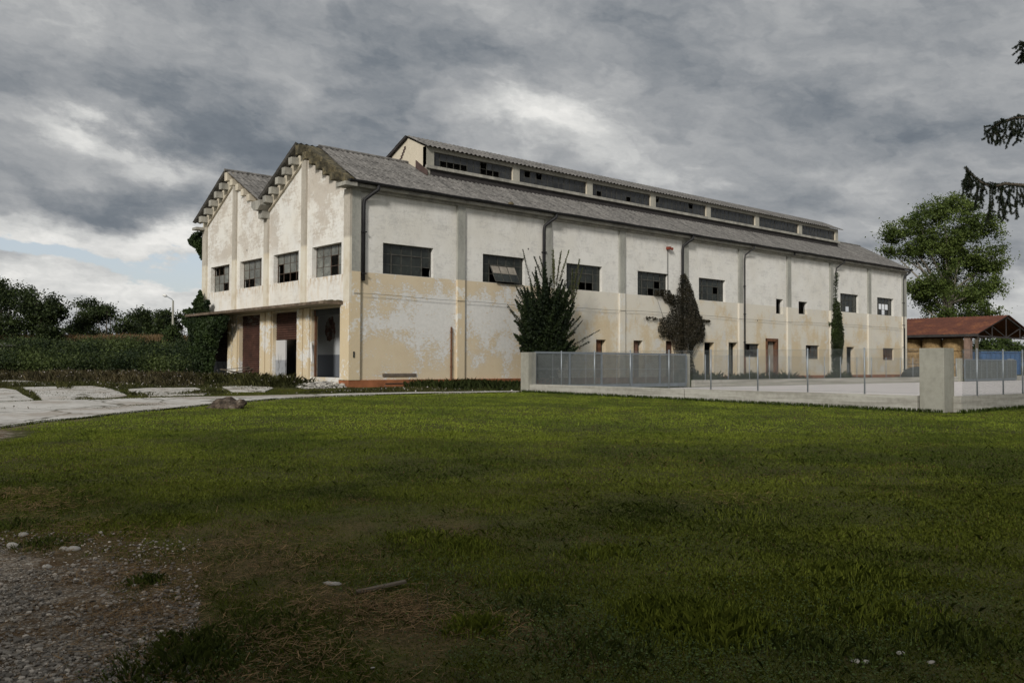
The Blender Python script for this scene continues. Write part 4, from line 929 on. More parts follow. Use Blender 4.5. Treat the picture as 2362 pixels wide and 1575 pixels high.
# trees on the left
GL = 'dark trees behind the bramble thicket'
for spec in [([(20, 712, 72, 62), (-50, 700, 70, 75), (5, 672, 38, 30), (30, 760, 80, 35)], 86, 26000, .24, .5, 'large dark rounded tree at the left edge of the photo'),
             ([(92, 700, 46, 48), (120, 740, 36, 38), (75, 740, 50, 40), (80, 668, 24, 22), (110, 770, 42, 22)], 84, 22000, .24, .45, 'large dark tree with a feathery top, second from the left edge'),
             ([(186, 708, 14, 18), (206, 702, 15, 12), (194, 740, 20, 28), (176, 735, 9, 16)], 104, 5500, .26, .4, 'thin airy tree rising above the dense round bush'),
             ([(240, 748, 60, 40), (205, 765, 40, 30), (285, 765, 38, 32), (250, 722, 26, 18), (225, 730, 20, 18), (275, 735, 20, 12)], 88, 24000, .24, .45, 'broad dense dome-shaped bushy tree left of the field strip'),
             ([(322, 745, 16, 36), (312, 725, 8, 16), (335, 735, 8, 22), (325, 770, 22, 16)], 125, 6000, .3, .45, 'tall narrow tree with two pointed tops'),
             ([(345, 755, 12, 22), (352, 765, 14, 14)], 128, 2500, .3, .4, 'small thin tree between the pointed tree and the lamp'),
             ([(378, 742, 22, 30), (370, 760, 26, 20)], 124, 6000, .3, .45, 'rounded tree directly left of the street lamp'),
             ([(418, 752, 24, 30), (440, 758, 30, 24), (405, 765, 18, 16)], 126, 7000, .3, .45, 'dark tree between the street lamp and the hall'),
             ([(475, 750, 40, 32), (520, 760, 40, 30)], 128, 5000, .3, .45, 'dark tree half hidden by the left corner of the hall'),
             ([(140, 758, 20, 16), (160, 768, 20, 14)], 150, 3500, .35, .5, 'low distant tree in the gap between the two big dark trees'),]:
    px_tree('tree', *spec, group=GL, lo=(0.012, 0.021, 0.008), hi=(0.052, 0.074, 0.021), trunk_r=.22, limbs=5, gap=.43, gs=.6)
px_tree('shrub', [(398, 775, 13, 20), (398, 762, 8, 10)], 79, 2600, .2, .25, 'upright green shrub at the foot of the street lamp', cat='shrub', lo=(0.02, 0.035, 0.01), hi=(0.07, 0.10, 0.03), trunk_r=.06, limbs=2)

# bramble thicket, corn field, tall weeds: uncountable
def mound(name, x0, x1, d0, d1, hfun, n, leaf, lo, hi, clump=.35):
    """px range x depth range strip of foliage"""
    per = 40; nc = n // per; px = RNG.uniform(x0, x1, nc); dp = RNG.uniform(d0, d1, nc)
    a = (px - CXP) / FX; X = CAM[0] + dp * (FWh[0] + a * RTh[0]); Y = CAM[1] + dp * (FWh[1] + a * RTh[1])
    H = hfun(px, dp, X, Y); Z = gz(X, Y) + H * RNG.random(nc) ** .45; k = np.clip(fbm(X * .5, Y * .5, 4, 2) * 2.8 - 1.0 + RNG.normal(0, .12, nc), 0, 1)
    C = np.stack([X, Y, Z], -1); P = C[:, None] + RNG.normal(size=(nc, per, 3)) * np.array([clump, clump, clump * .6]); P = P.reshape(-1, 3); kk = np.repeat(k, per)
    ok = P[:, 2] > gz(P[:, 0], P[:, 1]); P, kk = P[ok], kk[ok]
    o = cards(name, leafquads(P, leaf), leafcols(len(P), lo, hi, kk), M['leaf']); tag(o, kind='stuff'); return o
hh = lambda px, dp, X, Y: (1.2 + 1.25 * np.clip((dp - 64) / 7, 0, 1)) * (.55 + .95 * fbm(X * .28, Y * .28, 3, 8))
mound('bramble_thicket', -130, 505, 64, 79, hh, 130000, .17, (0.012, 0.024, 0.008), (0.078, 0.105, 0.028), .38)
def corn():
    n = 60000; px = RNG.uniform(-60, 520, n); dp = RNG.uniform(84, 100, n); a = (px - CXP) / FX
    X = CAM[0] + dp * (FWh[0] + a * RTh[0]); Y = CAM[1] + dp * (FWh[1] + a * RTh[1]); Hh = 3.45 + .35 * fbm(X * .5, Y * .5, 2, 4) + RNG.normal(0, .12, n)
    lean = RNG.normal(0, .25, (n, 2)); t = RNG.random(n)
    z0 = np.where(t < .5, Hh - .5, RNG.uniform(0, 2.8, n)); z1 = np.where(t < .5, Hh, z0 + .7)
    A = np.stack([X, Y, z0], -1); Bp = np.stack([X + lean[:, 0], Y + lean[:, 1], z1], -1); s = RTh * .05
    Q = np.stack([A - s, A + s, Bp], 1); tan = np.array((0.13, 0.085, 0.038)); g = np.array((0.055, 0.075, 0.02))
    c = np.where((t < .5)[:, None], tan, g) * RNG.uniform(.7, 1.3, n)[:, None]
    o = cards('corn_field', Q, c, M['leaf']); tag(o, kind='stuff')
corn()
def blades(X, Y, h, wd, cols, name, bend=.5, mt='grass', zb=None):
    n = len(X); th = RNG.random(n) * 2 * math.pi; ln = h * RNG.uniform(.1, 1, n) * bend; Z = gz(X, Y) - .012 if zb is None else zb
    dx, dy = np.cos(th), np.sin(th); s = np.stack([-dy, dx, np.zeros(n)], -1) * wd[:, None] * .5
    A = np.stack([X, Y, Z], -1); Mm = A + np.stack([dx * ln * .35, dy * ln * .35, h * .6], -1); T_ = A + np.stack([dx * ln, dy * ln, h * (1 - .25 * ln / (h + 1e-6))], -1)
    Q = np.stack([A - s, A + s, Mm + s * .8, T_, Mm - s * .8], 1)
    return Q, cols
def inview(X, Y, m=1.12):
    d = (X - CAM[0]) * FWh[0] + (Y - CAM[1]) * FWh[1]; r = (X - CAM[0]) * RTh[0] + (Y - CAM[1]) * RTh[1]; return (d > 2.2) & (np.abs(r) < d * .582 * m + 1.2), d
PG = GRAVEL; SL = [[ground(*p)[:2] for p in S] for S in SLABS]
def grass():
    # candidate blades, density falling with distance
    bands = [(2.6, 6.5, 11000, .020, .0034), (6.5, 11, 5600, .021, .0052), (11, 18, 2300, .023, .009), (18, 37, 760, .023, .018)]
    Qs, Cs = [], []
    for d0, d1, dens, h, wd in bands:
        a = (d1 ** 2 - d0 ** 2) * .78; n = int(a * dens); dp = np.sqrt(RNG.uniform(d0 ** 2, d1 ** 2, n)); r = RNG.uniform(-1, 1, n) * (dp * .64 + 1.6)
        X = CAM[0] + dp * FWh[0] + r * RTh[0]; Y = CAM[1] + dp * FWh[1] + r * RTh[1]
        gd, dry = dryness(X, Y); g2 = sdist(X, Y, GRAV2) + (fbm(X * 2.1, Y * 2.1, 4, 3) - .5) * 1.2
        gd = np.maximum(gd, g2)
        yard = (X > lerp(FL[0], FR[0], (Y - FL[1]) / (FR[1] - FL[1])) - .14) & (Y < -8.2) & (Y > YR(X) - .1) | (X > 3.0) & (Y > -8.6) & (Y < -8.1)
        beyond = False & yard
        keep = (gd < .0 - RNG.random(n) ** 3 * .25) & ~yard & ~beyond; keep &= RNG.random(n) > dry * .25
        keep &= (gd < -.3) | (RNG.random(n) < .5)
        # nothing beyond the path
        side = inpoly(X, Y, [tuple(p) for p in PATH]) ; keep &= ~side
        X, Y, dry, dp, gd = X[keep], Y[keep], dry[keep], dp[keep], gd[keep]; n = len(X)
        tall = np.clip((fbm(X * .8, Y * .8, 3, 51) - .56) * 7, 0, 1) * np.clip((14 - dp) / 5, 0.1, 1); lush = fbm(X * .45, Y * .45, 3, 61)
        hgt = h * RNG.uniform(.5, 1.5, n) * (1 + .55 * tall + (RNG.random(n) < .012) * 1.6) * (1 - .4 * dry)
        straw = (RNG.random(n) < .10 + .52 * dry + .25 * np.clip((fbm(X * .9, Y * .9, 3, 88) - .55) * 6, 0, 1))
        fr_ = np.clip((dp - 12) / 8, 0, 1); mot = fbm(X * 1.3, Y * 1.3, 4, 77); g = leafcols(n, (0.042, 0.060, 0.010), (0.132, 0.158, 0.020), np.clip(lush * 1.6 + mot * 1.6 - 1.1 + .25 * tall, 0, 1)); g = g * (1 - fr_[:, None]) + g * fr_[:, None] * np.array([1.3, 1.35, 1.1]) + fr_[:, None] * np.array([.055, .070, .012]); bp = (Y > -4.3 - .195 * (X + 14.7) - .4)[:, None]; g = np.where(bp, g * np.array([.55, .48, .7]), g); st = leafcols(n, (0.075, 0.046, 0.020), (0.21, 0.135, 0.06))  # far blades: yellower mown turf, with the sunlit strip put into their colour
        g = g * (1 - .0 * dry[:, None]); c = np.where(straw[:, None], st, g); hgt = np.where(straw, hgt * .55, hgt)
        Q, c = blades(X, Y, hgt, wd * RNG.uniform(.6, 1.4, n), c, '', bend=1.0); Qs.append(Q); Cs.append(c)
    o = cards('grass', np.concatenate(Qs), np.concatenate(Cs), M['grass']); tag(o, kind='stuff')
grass()
def tufts():
    Qs, Cs = [], []
    # brighter, longer tufts in the turf: (px, py, radius m, blades, height)
    for px, py, r, n, h, hi in [(1560, 1430, .42, 1500, .16, 1), (1640, 1450, .38, 1300, .17, 1), (1100, 1450, .22, 500, .11, 1), (1080, 1260, .3, 500, .09, 1), (1190, 1345, .25, 400, .09, 1), (1390, 1280, .35, 500, .10, 1), (1960, 1330, .45, 900, .11, 1), (2030, 1420, .5, 900, .11, 1), (450, 1490, .28, 700, .10, 0), (420, 1540, .35, 900, .11, 0), (340, 1345, .16, 300, .10, 0), (110, 1255, .3, 400, .08, 0), (40, 1212, .35, 500, .08, 0), (620, 1440, .3, 350, .08, 0), (1700, 1190, .5, 500, .08, 1), (980, 1240, .4, 400, .08, 1), (2200, 1480, .4, 500, .11, 0), (1900, 1500, .4, 600, .10, 0), (1380, 1500, .5, 900, .09, 0), (1240, 1400, .4, 600, .07, 0)]:
        c = ground(px, py); X = c[0] + RNG.normal(0, r * .6, n); Y = c[1] + RNG.normal(0, r * .6, n); hh_ = h * RNG.uniform(.4, 1.15, n) * np.exp(-((X - c[0]) ** 2 + (Y - c[1]) ** 2) / (2 * (r * .9) ** 2))
        cc = leafcols(n, (0.12, 0.155, 0.022), (0.27, 0.31, 0.045)) if hi else leafcols(n, (0.06, 0.085, 0.020), (0.15, 0.185, 0.04))
        Q, cc = blades(X, Y, hh_ * .95 + .012, np.full(n, .0028), cc, '', bend=.8); Qs.append(Q); Cs.append(cc)
    o = cards('grass_tufts', np.concatenate(Qs), np.concatenate(Cs), M['grass']); tag(o, kind='stuff')
    # clover and broad leaves
    C = []
    for px, py, r, n in [(1250, 1440, .9, 2600), (1420, 1500, .9, 2600), (1650, 1540, .8, 2200), (2000, 1520, .9, 2000), (430, 1560, .5, 1100), (1000, 1330, .6, 900), (2250, 1400, .9, 1200), (1800, 1380, .8, 1000), (2150, 1180, 1.2, 1300), (1500, 1270, 1.0, 1300)]:
        c = ground(px, py); X = c[0] + RNG.normal(0, r * .55, n); Y = c[1] + RNG.normal(0, r * .55, n); C.append(np.stack([X, Y, gz(X, Y) + RNG.uniform(.01, .045, n)], -1))
    P = np.concatenate(C); n = len(P); th = RNG.random(n) * 6.28; a = np.stack([np.cos(th), np.sin(th), RNG.normal(0, .3, n)], -1) * .5; b = np.stack([-np.sin(th), np.cos(th), RNG.normal(0, .3, n)], -1) * .5; s = RNG.uniform(.007, .017, n)[:, None]
    o = cards('clover', np.stack([P - a * s, P - b * s, P + a * s, P + b * s], 1), leafcols(n, (0.026, 0.046, 0.010), (0.07, 0.105, 0.020)), M['leaf']); tag(o, kind='stuff')
    # straw lying on the bare strip
    n = 26000; px = RNG.uniform(-60, 1300, n); py = RNG.uniform(1080, 1590, n)
    X, Y = [], []
    hz = 838.0; dp = (1.6) * FX / (py - hz); a = (px - CXP) / FX; X = CAM[0] + dp * (FWh[0] + a * RTh[0]); Y = CAM[1] + dp * (FWh[1] + a * RTh[1])
    gd = sdist(X, Y, PG) + (fbm(X * 2.1, Y * 2.1, 4, 3) - .5) * 1.5; pr = np.exp(-((gd + .35) / .75) ** 2) * np.clip(fbm(X * 2.3, Y * 2.3, 3, 71) * 2.6 - .6, 0, 1)
    k = RNG.random(n) < pr; X, Y = X[k], Y[k]
    # raked heaps
    for px_, py_, r, m_ in [(900, 1390, .3, 500), (980, 1430, .35, 700), (1140, 1440, .25, 300), (760, 1390, .35, 500), (560, 1260, .5, 500), (1680, 1150, .6, 260), (330, 1410, .35, 900), (240, 1330, .4, 700), (30, 1140, .5, 800), (60, 1170, .5, 600), (700, 1290, .5, 500)]:
        c = ground(px_, py_); X = np.append(X, c[0] + RNG.normal(0, r * .6, m_)); Y = np.append(Y, c[1] + RNG.normal(0, r * .6, m_))
    n = len(X); th = RNG.random(n) * 6.28; L = RNG.uniform(.02, .11, n); z = gz(X, Y) + RNG.uniform(.004, .03, n); d = np.stack([np.cos(th) * L, np.sin(th) * L, RNG.normal(0, .18, n) * L], -1); s = np.stack([-np.sin(th), np.cos(th), np.full(n, .3)], -1) * .0016
    P = np.stack([X, Y, z], -1)
    o = cards('straw', np.stack([P - s, P + s, P + d + s, P + d - s], 1), leafcols(n, (0.10, 0.06, 0.028), (0.30, 0.20, 0.10)), M['grass']); tag(o, kind='stuff')
tufts()
# gravel: loose pebbles as one mass, the biggest stones one by one
def ico(seed, sub=1):
    w = MB(); w.blob((0, 0, 0), (1, 1, 1), seed, sub, rough=.3); return np.array(w.v), w.f
def pebbles():
    shapes = [ico(s) for s in range(5)]; V, F, Cc = [], [], []; off = 0; n = 9000; px = RNG.uniform(-40, 470, n * 3); py = RNG.uniform(1245, 1590, n * 3)
    hz = 838.0; dp = 1.6 * FX / (py - hz); a = (px - CXP) / FX; X = CAM[0] + dp * (FWh[0] + a * RTh[0]); Y = CAM[1] + dp * (FWh[1] + a * RTh[1])
    gd = sdist(X, Y, PG) + (fbm(X * 2.1, Y * 2.1, 4, 3) - .5) * 1.1; dens = np.clip(.8 + gd * .9, .0, 1) * np.clip(fbm(X * 1.8, Y * 1.8, 3, 91) * 2.6 - .6, .12, 1)
    k = RNG.random(len(X)) < dens; X, Y = X[k][:n], Y[k][:n]
    for x, y in zip(X, Y):
        v, f = shapes[RNG.integers(5)]; s = .003 + .010 * RNG.random() ** 3 + (RNG.random() < .03) * .012
        th = RNG.random() * 6.28; c, q = math.cos(th), math.sin(th); vv = v * np.array([s * 1.3, s, s * .7]); vv = np.stack([vv[:, 0] * c - vv[:, 1] * q, vv[:, 0] * q + vv[:, 1] * c, vv[:, 2]], -1) + np.array([x, y, float(gz(x, y)) + s * .2])
        tri = vv[np.array(f)]; V.append(tri); b = RNG.choice([.18, .28, .40, .60], p=[.35, .35, .22, .08]); Cc.append(np.tile(np.array([b, b * .91, b * .80]), (len(tri), 1)))
    o = cards('gravel', np.concatenate(V), np.concatenate(Cc), M['grass']); tag(o, kind='stuff')
pebbles()
BIG = [(53, 1234, 30, 'pale stone in the dry grass at the left edge of the lawn'), (170, 1268, 46, 'largest grey stone at the rim of the gravel patch'), (146, 1266, 26, 'small grey stone touching the largest one at the gravel rim'), (110, 1308, 40, 'flat grey stone half sunk in the gravel'), (30, 1260, 44, 'pair-sized pale stone at the far left gravel rim'), (176, 1338, 30, 'flat white stone on the brown straw, left of two smaller ones'),
       (255, 1322, 28, 'grey stone at the edge between straw and grass'), (197, 1345, 20, 'small white pebble beside the flat white stone'), (308, 1352, 32, 'grey stone near the green tuft in the straw'), (238, 1373, 20, 'bright white egg-shaped pebble'), (255, 1376, 18, 'white pebble right of the egg-shaped one'), (268, 1387, 14, 'tiny round white pebble on the path of straw'), (301, 1425, 16, 'small white pebble beside a tangle of brown roots'),
       (290, 1452, 28, 'white angular stone low on the gravel patch'), (243, 1465, 18, 'small pale pebble left of the angular stone'), (222, 1534, 26, 'pale stone near the bottom of the gravel patch'), (135, 1572, 34, 'rounded pale stone at the bottom edge, far left'), (362, 1385, 24, 'brownish stone at the right rim of the straw'),
       (770, 1347, 64, 'long flat pale stone lying in the brown lawn patch'), (1985, 1528, 66, 'long white stone in the dark grass, bottom right'), (2076, 1507, 30, 'small white stone right of the long white one'), (2148, 1527, 22, 'pale pebble at the bottom right of the lawn'), (860, 1540, 18, 'tiny white pebble in the bottom lawn')]
for i, (px, py, wpx, lab) in enumerate(BIG):
    c = ground(px, py); dpt = (c - CAM) @ FW; s = wpx / FX * dpt / 2; w = MB(); s *= .72; w.blob((0, 0, 0), (s, s * .7, s * .45), i + 20, 2, rough=.45)
    if wpx > 60: w.v = [(v[0] * 1.0, v[1] * .7, v[2] * .55) for v in w.v]
    o = w.build('stone', M['stone'], None, smooth=True); o.location = (c[0], c[1], c[2] + s * .12); o.rotation_euler = (0, 0, -.85 + .3 * math.sin(i)); tag(o, lab, 'stone', 'loose pale stones in the foreground')
# twigs and dead sticks in the lawn
for px, py, ln, ang, lab in [(880, 1362, .34, .5, 'short weathered grey board lying in the dry lawn patch'), (985, 1400, .16, 1.5, 'thin pale forked twig standing in the brown lawn patch')]:
    c = ground(px, py); w = MB()
    if ln > .2: w.beam((-ln / 2, 0, .01), (ln / 2, 0, .05), .05, .014)
    else: w.tube([(0, 0, -.01), (.01, 0, .06), (0, .01, .15)], .0025, 5); w.tube([(.01, 0, .06), (.06, .02, .03)], .002, 4); w.tube([(.01, 0, .055), (-.05, -.02, .0)], .002, 4)
    o = w.build('plank' if ln > .2 else 'twig', M['wood'], None); o.location = c; o.rotation_euler = (0, 0, ang - .85); tag(o, lab, 'plank' if ln > .2 else 'twig')
# crumbling rock at the lawn edge
c = ground(528, 941); w = MB(); w.blob((0, 0, .08), (.36, .24, .17), 5, 3, rough=.6); w.blob((.34, -.02, .10), (.22, .18, .17), 8, 3, rough=.6); w.blob((-.32, .03, .05), (.22, .18, .10), 12, 3, rough=.6)
o = w.build('rock', M['rock'], None); o.location = c; o.rotation_euler = (0, 0, -.85); tag(o, 'crumbling brown and white boulder on the lawn edge beside the concrete path', 'rock')
dm = o.modifiers.new('rough', 'DISPLACE'); tx = bpy.data.textures.new('rocky', 'CLOUDS'); tx.noise_scale = .14; dm.texture = tx; dm.strength = .14
# weeds: strips of blades on the near and far ground
def weeds(name, regions, lo, hi, flowers=0, wd=.02):
    Qs, Cs = [], []
    for P, n, h in regions:
        P = np.array([ground(*p)[:2] for p in P]); mn, mxx = P.min(0), P.max(0); X = RNG.uniform(mn[0], mxx[0], n * 30); Y = RNG.uniform(mn[1], mxx[1], n * 30)
        k = inpoly(X, Y, P) & (RNG.random(n * 30) < np.clip(fbm(X * .7, Y * .7, 3, 13) * 3 - .8, 0.05, 1)); X, Y = X[k][:n], Y[k][:n]; m_ = len(X)
        inside = (X > -.25) & (Y > -.2); X, Y = X[~inside], Y[~inside]; m_ = len(X)
        tl = fbm(X * .5, Y * .5, 3, 17); hgt = h * RNG.uniform(.3, 1.2, m_) * np.clip(3.2 * tl - .75, .15, 1.1)
        hgt = hgt * (1 - .55 * RNG.random(m_)); Q, c = blades(X, Y, hgt, np.full(m_, wd) * RNG.uniform(.5, 1.5, m_), leafcols(m_, lo, hi, np.clip(tl * 1.6 - .3, 0, 1)), '', bend=.7); Qs.append(Q); Cs.append(c)
        if flowers:
            f = RNG.random(m_) < flowers; P3 = Q[f, 3]; q = leafquads(P3, .06, 1.0); q = np.concatenate([q, q[:, 3:4]], 1); Qs.append(q); Cs.append(leafcols(len(q), (.22, .19, .17), (.62, .58, .56)))
    o = cards(name, np.concatenate(Qs), np.concatenate(Cs), M['grass']); tag(o, kind='stuff')
weeds('tall_weeds', [([(-150, 876), (-150, 868), (200, 866), (480, 866), (500, 872), (440, 880), (200, 882)], 46000, .62), ([(180, 884), (230, 872), (480, 868), (470, 892), (400, 894), (280, 886)], 16000, .62)], (0.055, 0.058, 0.026), (0.185, 0.155, 0.085), .05, .013)
weeds('weeds', [([(-150, 894), (-150, 882), (120, 882), (250, 884), (290, 890), (460, 888), (500, 896), (290, 898), (200, 891)], 16000, .22), ([(210, 890), (254, 892), (296, 900), (312, 912), (480, 912), (790, 906), (800, 902), (620, 908), (530, 906), (480, 896), (640, 884), (780, 876), (790, 890), (690, 880), (650, 898), (600, 884), (500, 884), (470, 905), (330, 916), (270, 908), (240, 897)], 20000, .20),
               ([(455, 872), (560, 879), (640, 884), (740, 891), (700, 897), (560, 892), (455, 886)], 22000, .62), ([(36, 899), (56, 914), (77, 923), (98, 924), (75, 906), (48, 896)], 1600, .16), ([(0, 966), (67, 957), (126, 949), (210, 943.5), (392, 930), (450, 930.5), (392, 933.5), (215, 948), (126, 956), (67, 964), (0, 972)], 5000, .07), ([(57, 939.5), (124, 940), (124, 943.5), (57, 941.5)], 500, .06), ([(175, 919), (215, 919), (215, 923.5), (175, 923.5)], 500, .10), ([(-60, 945), (14, 943), (14, 946), (-60, 950)], 500, .07), ([(95, 960), (160, 961), (160, 963), (95, 963)], 500, .06), ([(30, 894), (0, 893), (-100, 893), (-100, 896), (0, 898)], 700, .2),
               ([(790, 906), (850, 907), (1200, 903), (1200, 893), (1100, 893), (950, 897), (800, 896)], 16000, .16), ([(0, 928), (100, 925), (270, 920), (450, 914), (450, 917), (270, 922), (100, 927), (0, 931)], 2500, .10), ([(130, 886), (165, 886), (165, 899), (130, 899)], 700, .32), ([(60, 896), (250, 893), (285, 908), (270, 919), (110, 923)], 1500, .10), ([(296, 899), (460, 897), (480, 910), (310, 912)], 1500, .12), ([(0, 930), (560, 914), (560, 925), (200, 960), (0, 985)], 2600, .07), ([(510, 892), (640, 890), (640, 904), (520, 905)], 1500, .12)],
      (0.036, 0.046, 0.016), (0.125, 0.125, 0.045), .012, .013)
weeds('wall_weeds', [([(1195, 903), (1195, 890), (1000, 889), (930, 896)], 9000, .42), ([(1560, 890), (1700, 882), (1960, 877), (1960, 872), (1700, 874), (1560, 878)], 14000, .75), ([(1960, 877), (2090, 875), (2090, 871), (1960, 873)], 2500, .3)], (0.022, 0.036, 0.012), (0.07, 0.09, 0.026), 0, .018)
# taller grass along the foot of the low walls
def wallgrass():
    n = 5200; t = RNG.random(n); X = lerp(FL[0], FR[0], t) - .16 - np.abs(RNG.normal(0, .07, n)); Y = lerp(FL[1], FR[1], t); n2 = 1500; X2 = RNG.uniform(4.1, 11, n2); Y2 = YR(X2) - .2 - np.abs(RNG.normal(0, .07, n2))
    X = np.append(X, X2); Y = np.append(Y, Y2); n = len(X); Q, c = blades(X, Y, .11 * RNG.uniform(.3, 1.4, n), np.full(n, .012), leafcols(n, (0.03, 0.055, 0.012), (0.09, 0.125, 0.02)), '', bend=.6)
    o = cards('grass_fringe', Q, c, M['grass']); tag(o, kind='stuff')
wallgrass()
def pathfringe():
    P = np.array([ground(*p)[:2] for p in PATHLO[1:]]); seg = P[1:] - P[:-1]; L = np.linalg.norm(seg, axis=1); n = 15000; i = RNG.choice(len(L), n, p=L / L.sum()); t = RNG.random(n)
    b = P[:-1][i] + seg[i] * t[:, None]; nr = np.stack([-seg[i, 1], seg[i, 0]], -1) / L[i][:, None]; amp = .42 * fbm(b[:, 0] * 1.1, b[:, 1] * 1.1, 4, 19) - .14
    b = b + nr * (RNG.uniform(-.12, 1, n) * amp)[:, None]; Q, c = blades(b[:, 0], b[:, 1], .055 * RNG.uniform(.4, 1.4, n), np.full(n, .014), leafcols(n, (0.04, 0.055, 0.014), (0.115, 0.13, 0.03)), '', bend=.8)
    o = cards('grass_edge', Q, c, M['grass']); tag(o, kind='stuff')
pathfringe()
# rubble by the open bay, and the heap of boards
def rubble():
    shapes = [ico(s + 40) for s in range(5)]; V, Cc = [], []
    P = np.array([ground(*p)[:2] for p in [(660, 890), (700, 880), (760, 874), (795, 880), (800, 895), (700, 897)]]); mn, mxx = P.min(0), P.max(0)
    X = RNG.uniform(mn[0] - .5, mxx[0], 9000); Y = RNG.uniform(mn[1], mxx[1], 9000); k = inpoly(X, Y, P); X, Y = X[k][:1400], Y[k][:1400]
    X2 = RNG.uniform(-1.3, -.1, 500); Y2 = RNG.uniform(.2, 3.2, 500); X = np.append(X, X2); Y = np.append(Y, Y2)
    for x, y in zip(X, Y):
        v, f = shapes[RNG.integers(5)]; s = .03 + .07 * RNG.random() ** 3; h = max(0, .22 * math.exp(-((x + .5) ** 2) / .7 - ((y - 1.3) ** 2) / 1.6))
        vv = v * np.array([s * 1.3, s, s * .7]) + np.array([x, y, float(gz(x, y)) + s * .3 + h * RNG.random() ** .3]); tri = vv[np.array(f)]; V.append(tri)
        b = RNG.choice([.3, .45, .6, .75], p=[.25, .3, .3, .15]); Cc.append(np.tile(np.array([b, b * .96, b * .9]), (len(tri), 1)))
    o = cards('rubble', np.concatenate(V), np.concatenate(Cc), M['grass']); tag(o, kind='stuff')
rubble()
for i, (dx, dy, dz_, L, a, tl) in enumerate([(-.6, .3, .18, 2.3, .2, .03), (.2, .1, .30, 2.0, -.25, .16), (.7, .0, .38, 2.4, .55, -.18), (-.2, -.5, .14, 1.8, .9, .0), (.9, -.35, .24, 2.1, -.5, .10), (.1, .45, .44, 1.6, .1, -.10), (1.5, -.2, .22, 2.0, -.15, -.12)]):
    c = ground(533, 883); w = MB(); w.box(-L / 2, L / 2, -.09, .09, -.02, .02, .006); o = w.build('board', M['wood'], None)
    o.location = (c[0] + RTh[0] * dx + FWh[0] * dy, c[1] + RTh[1] * dx + FWh[1] * dy, c[2] + dz_ * 1.4 + .16); o.rotation_euler = (0, tl, a - .85)
    tag(o, ['longest board lying flat at the bottom left of the timber heap', 'board slanting up through the middle of the timber heap', 'board crossing the top of the timber heap at a steep angle', 'short board at the front of the timber heap', 'board on the right side of the heap pointing at the shutter', 'topmost short board of the timber heap', 'rightmost board sliding off the timber heap'][i], 'board', 'old boards heaped in front of the hall')

# ivy and creepers -------------------------------------------------
def creeper(name, polys, axis, val, thick, n, leaf, lo, hi, label, origin, cat='ivy', stems=6):
    root = empty(name, origin, label, cat); O = np.array(origin, float); Ps, ks = [], []
    for poly, share, v in polys:
        C = np.array([onplane(x, y, axis, v) for x, y in poly]); u = 1 - axis; U, Z = C[:, u], C[:, 2]; m_ = int(n * share)
        uu = RNG.uniform(U.min(), U.max(), m_ * 6); zz = RNG.uniform(Z.min(), Z.max(), m_ * 6); sd = sdist(uu, zz, list(zip(U, Z))) + (fbm(uu * 4, zz * 4, 3, 5) - .5) * .35; k = (sd > 0) & (RNG.random(m_ * 6) < np.clip(.35 + sd * 3, 0, 1)); uu, zz, sd = uu[k][:m_], zz[k][:m_], sd[k][:m_]
        dpt = -RNG.random(len(uu)) * np.minimum(thick, .12 + sd * .8); P = np.zeros((len(uu), 3)); P[:, u] = uu; P[:, 2] = zz; P[:, axis] = v + dpt; Ps.append(P); ks.append(fbm(uu * 1.6, zz * 1.6, 3, 8) * 1.5 - .3)
    P = np.concatenate(Ps); k = np.clip(np.concatenate(ks), 0, 1); cards('foliage', leafquads(P, leaf, .8) - O, leafcols(len(P), lo, hi, k), M['leaf'], root)
    for i in range(stems):
        w = MB(); b = O + np.array([RNG.uniform(-.3, .3) if axis == 1 else -.05, RNG.uniform(-.3, .3) if axis == 0 else -.05, -.1]); e = P[RNG.integers(len(P))]; w.tube([tuple(b - O), tuple((b * .5 + e * .5 + np.array([0, 0, .3])) - O), tuple(e - O)], [.03, .02, .006], 5); w.build('stem', M['bark'], root)
    return root
def S(o, sc, L): return [(o[0] + x / sc, o[1] + y / sc) for x, y in L]
c5, c6, cq = ((1180, 540), 3.92), ((1600, 500), 3.921), ((420, 660), 6.532)
creeper('dead_creeper', [(S(*c5, [(1535, 340), (1570, 370), (1600, 450), (1640, 560), (1660, 640), (1700, 740), (1735, 830), (1720, 960), (1640, 1010), (1620, 1100), (1640, 1200), (1700, 1260), (1640, 1330), (1560, 1330), (1570, 1070), (1480, 1060), (1430, 960), (1330, 920), (1320, 850), (1370, 760), (1415, 720), (1430, 640), (1440, 560), (1480, 540), (1500, 440)]), .86, -.06),
                         (S(*c5, [(1290, 500), (1400, 505), (1470, 560), (1440, 640), (1380, 620), (1350, 565), (1280, 545)]), .06, -.05), (S(*c5, [(1180, 752), (1240, 745), (1370, 752), (1360, 788), (1230, 768), (1180, 768)]), .012, -.05), (S(*c5, [(1700, 760), (1800, 775), (1800, 800), (1720, 800)]), .015, -.05)],
        1, -.06, .55, 15000, .085, (0.014, 0.014, 0.008), (0.052, 0.043, 0.025), 'dead reddish-brown creeper smothering the downpipe in the middle of the long wall', (24.0, -.2, 0), 'creeper', 12)
creeper('ivy', [(S(*c6, [(1262, 740), (1305, 770), (1322, 900), (1338, 1000), (1340, 1150), (1322, 1300), (1300, 1425), (1250, 1425), (1240, 1250), (1236, 1050), (1250, 900)]), .93, -.14), (S(*c6, [(1265, 500), (1300, 510), (1290, 620), (1285, 740), (1262, 740), (1262, 620)]), .04, -.14), (S(*c6, [(1215, 955), (1250, 955), (1250, 1000), (1220, 980)]), .02, -.05)],
        1, -.14, .35, 7500, .10, (0.016, 0.026, 0.008), (0.055, 0.08, 0.022), 'narrow column of green ivy climbing a pilaster near the far end of the hall', (42.6, -.3, 0), 'ivy', 4)
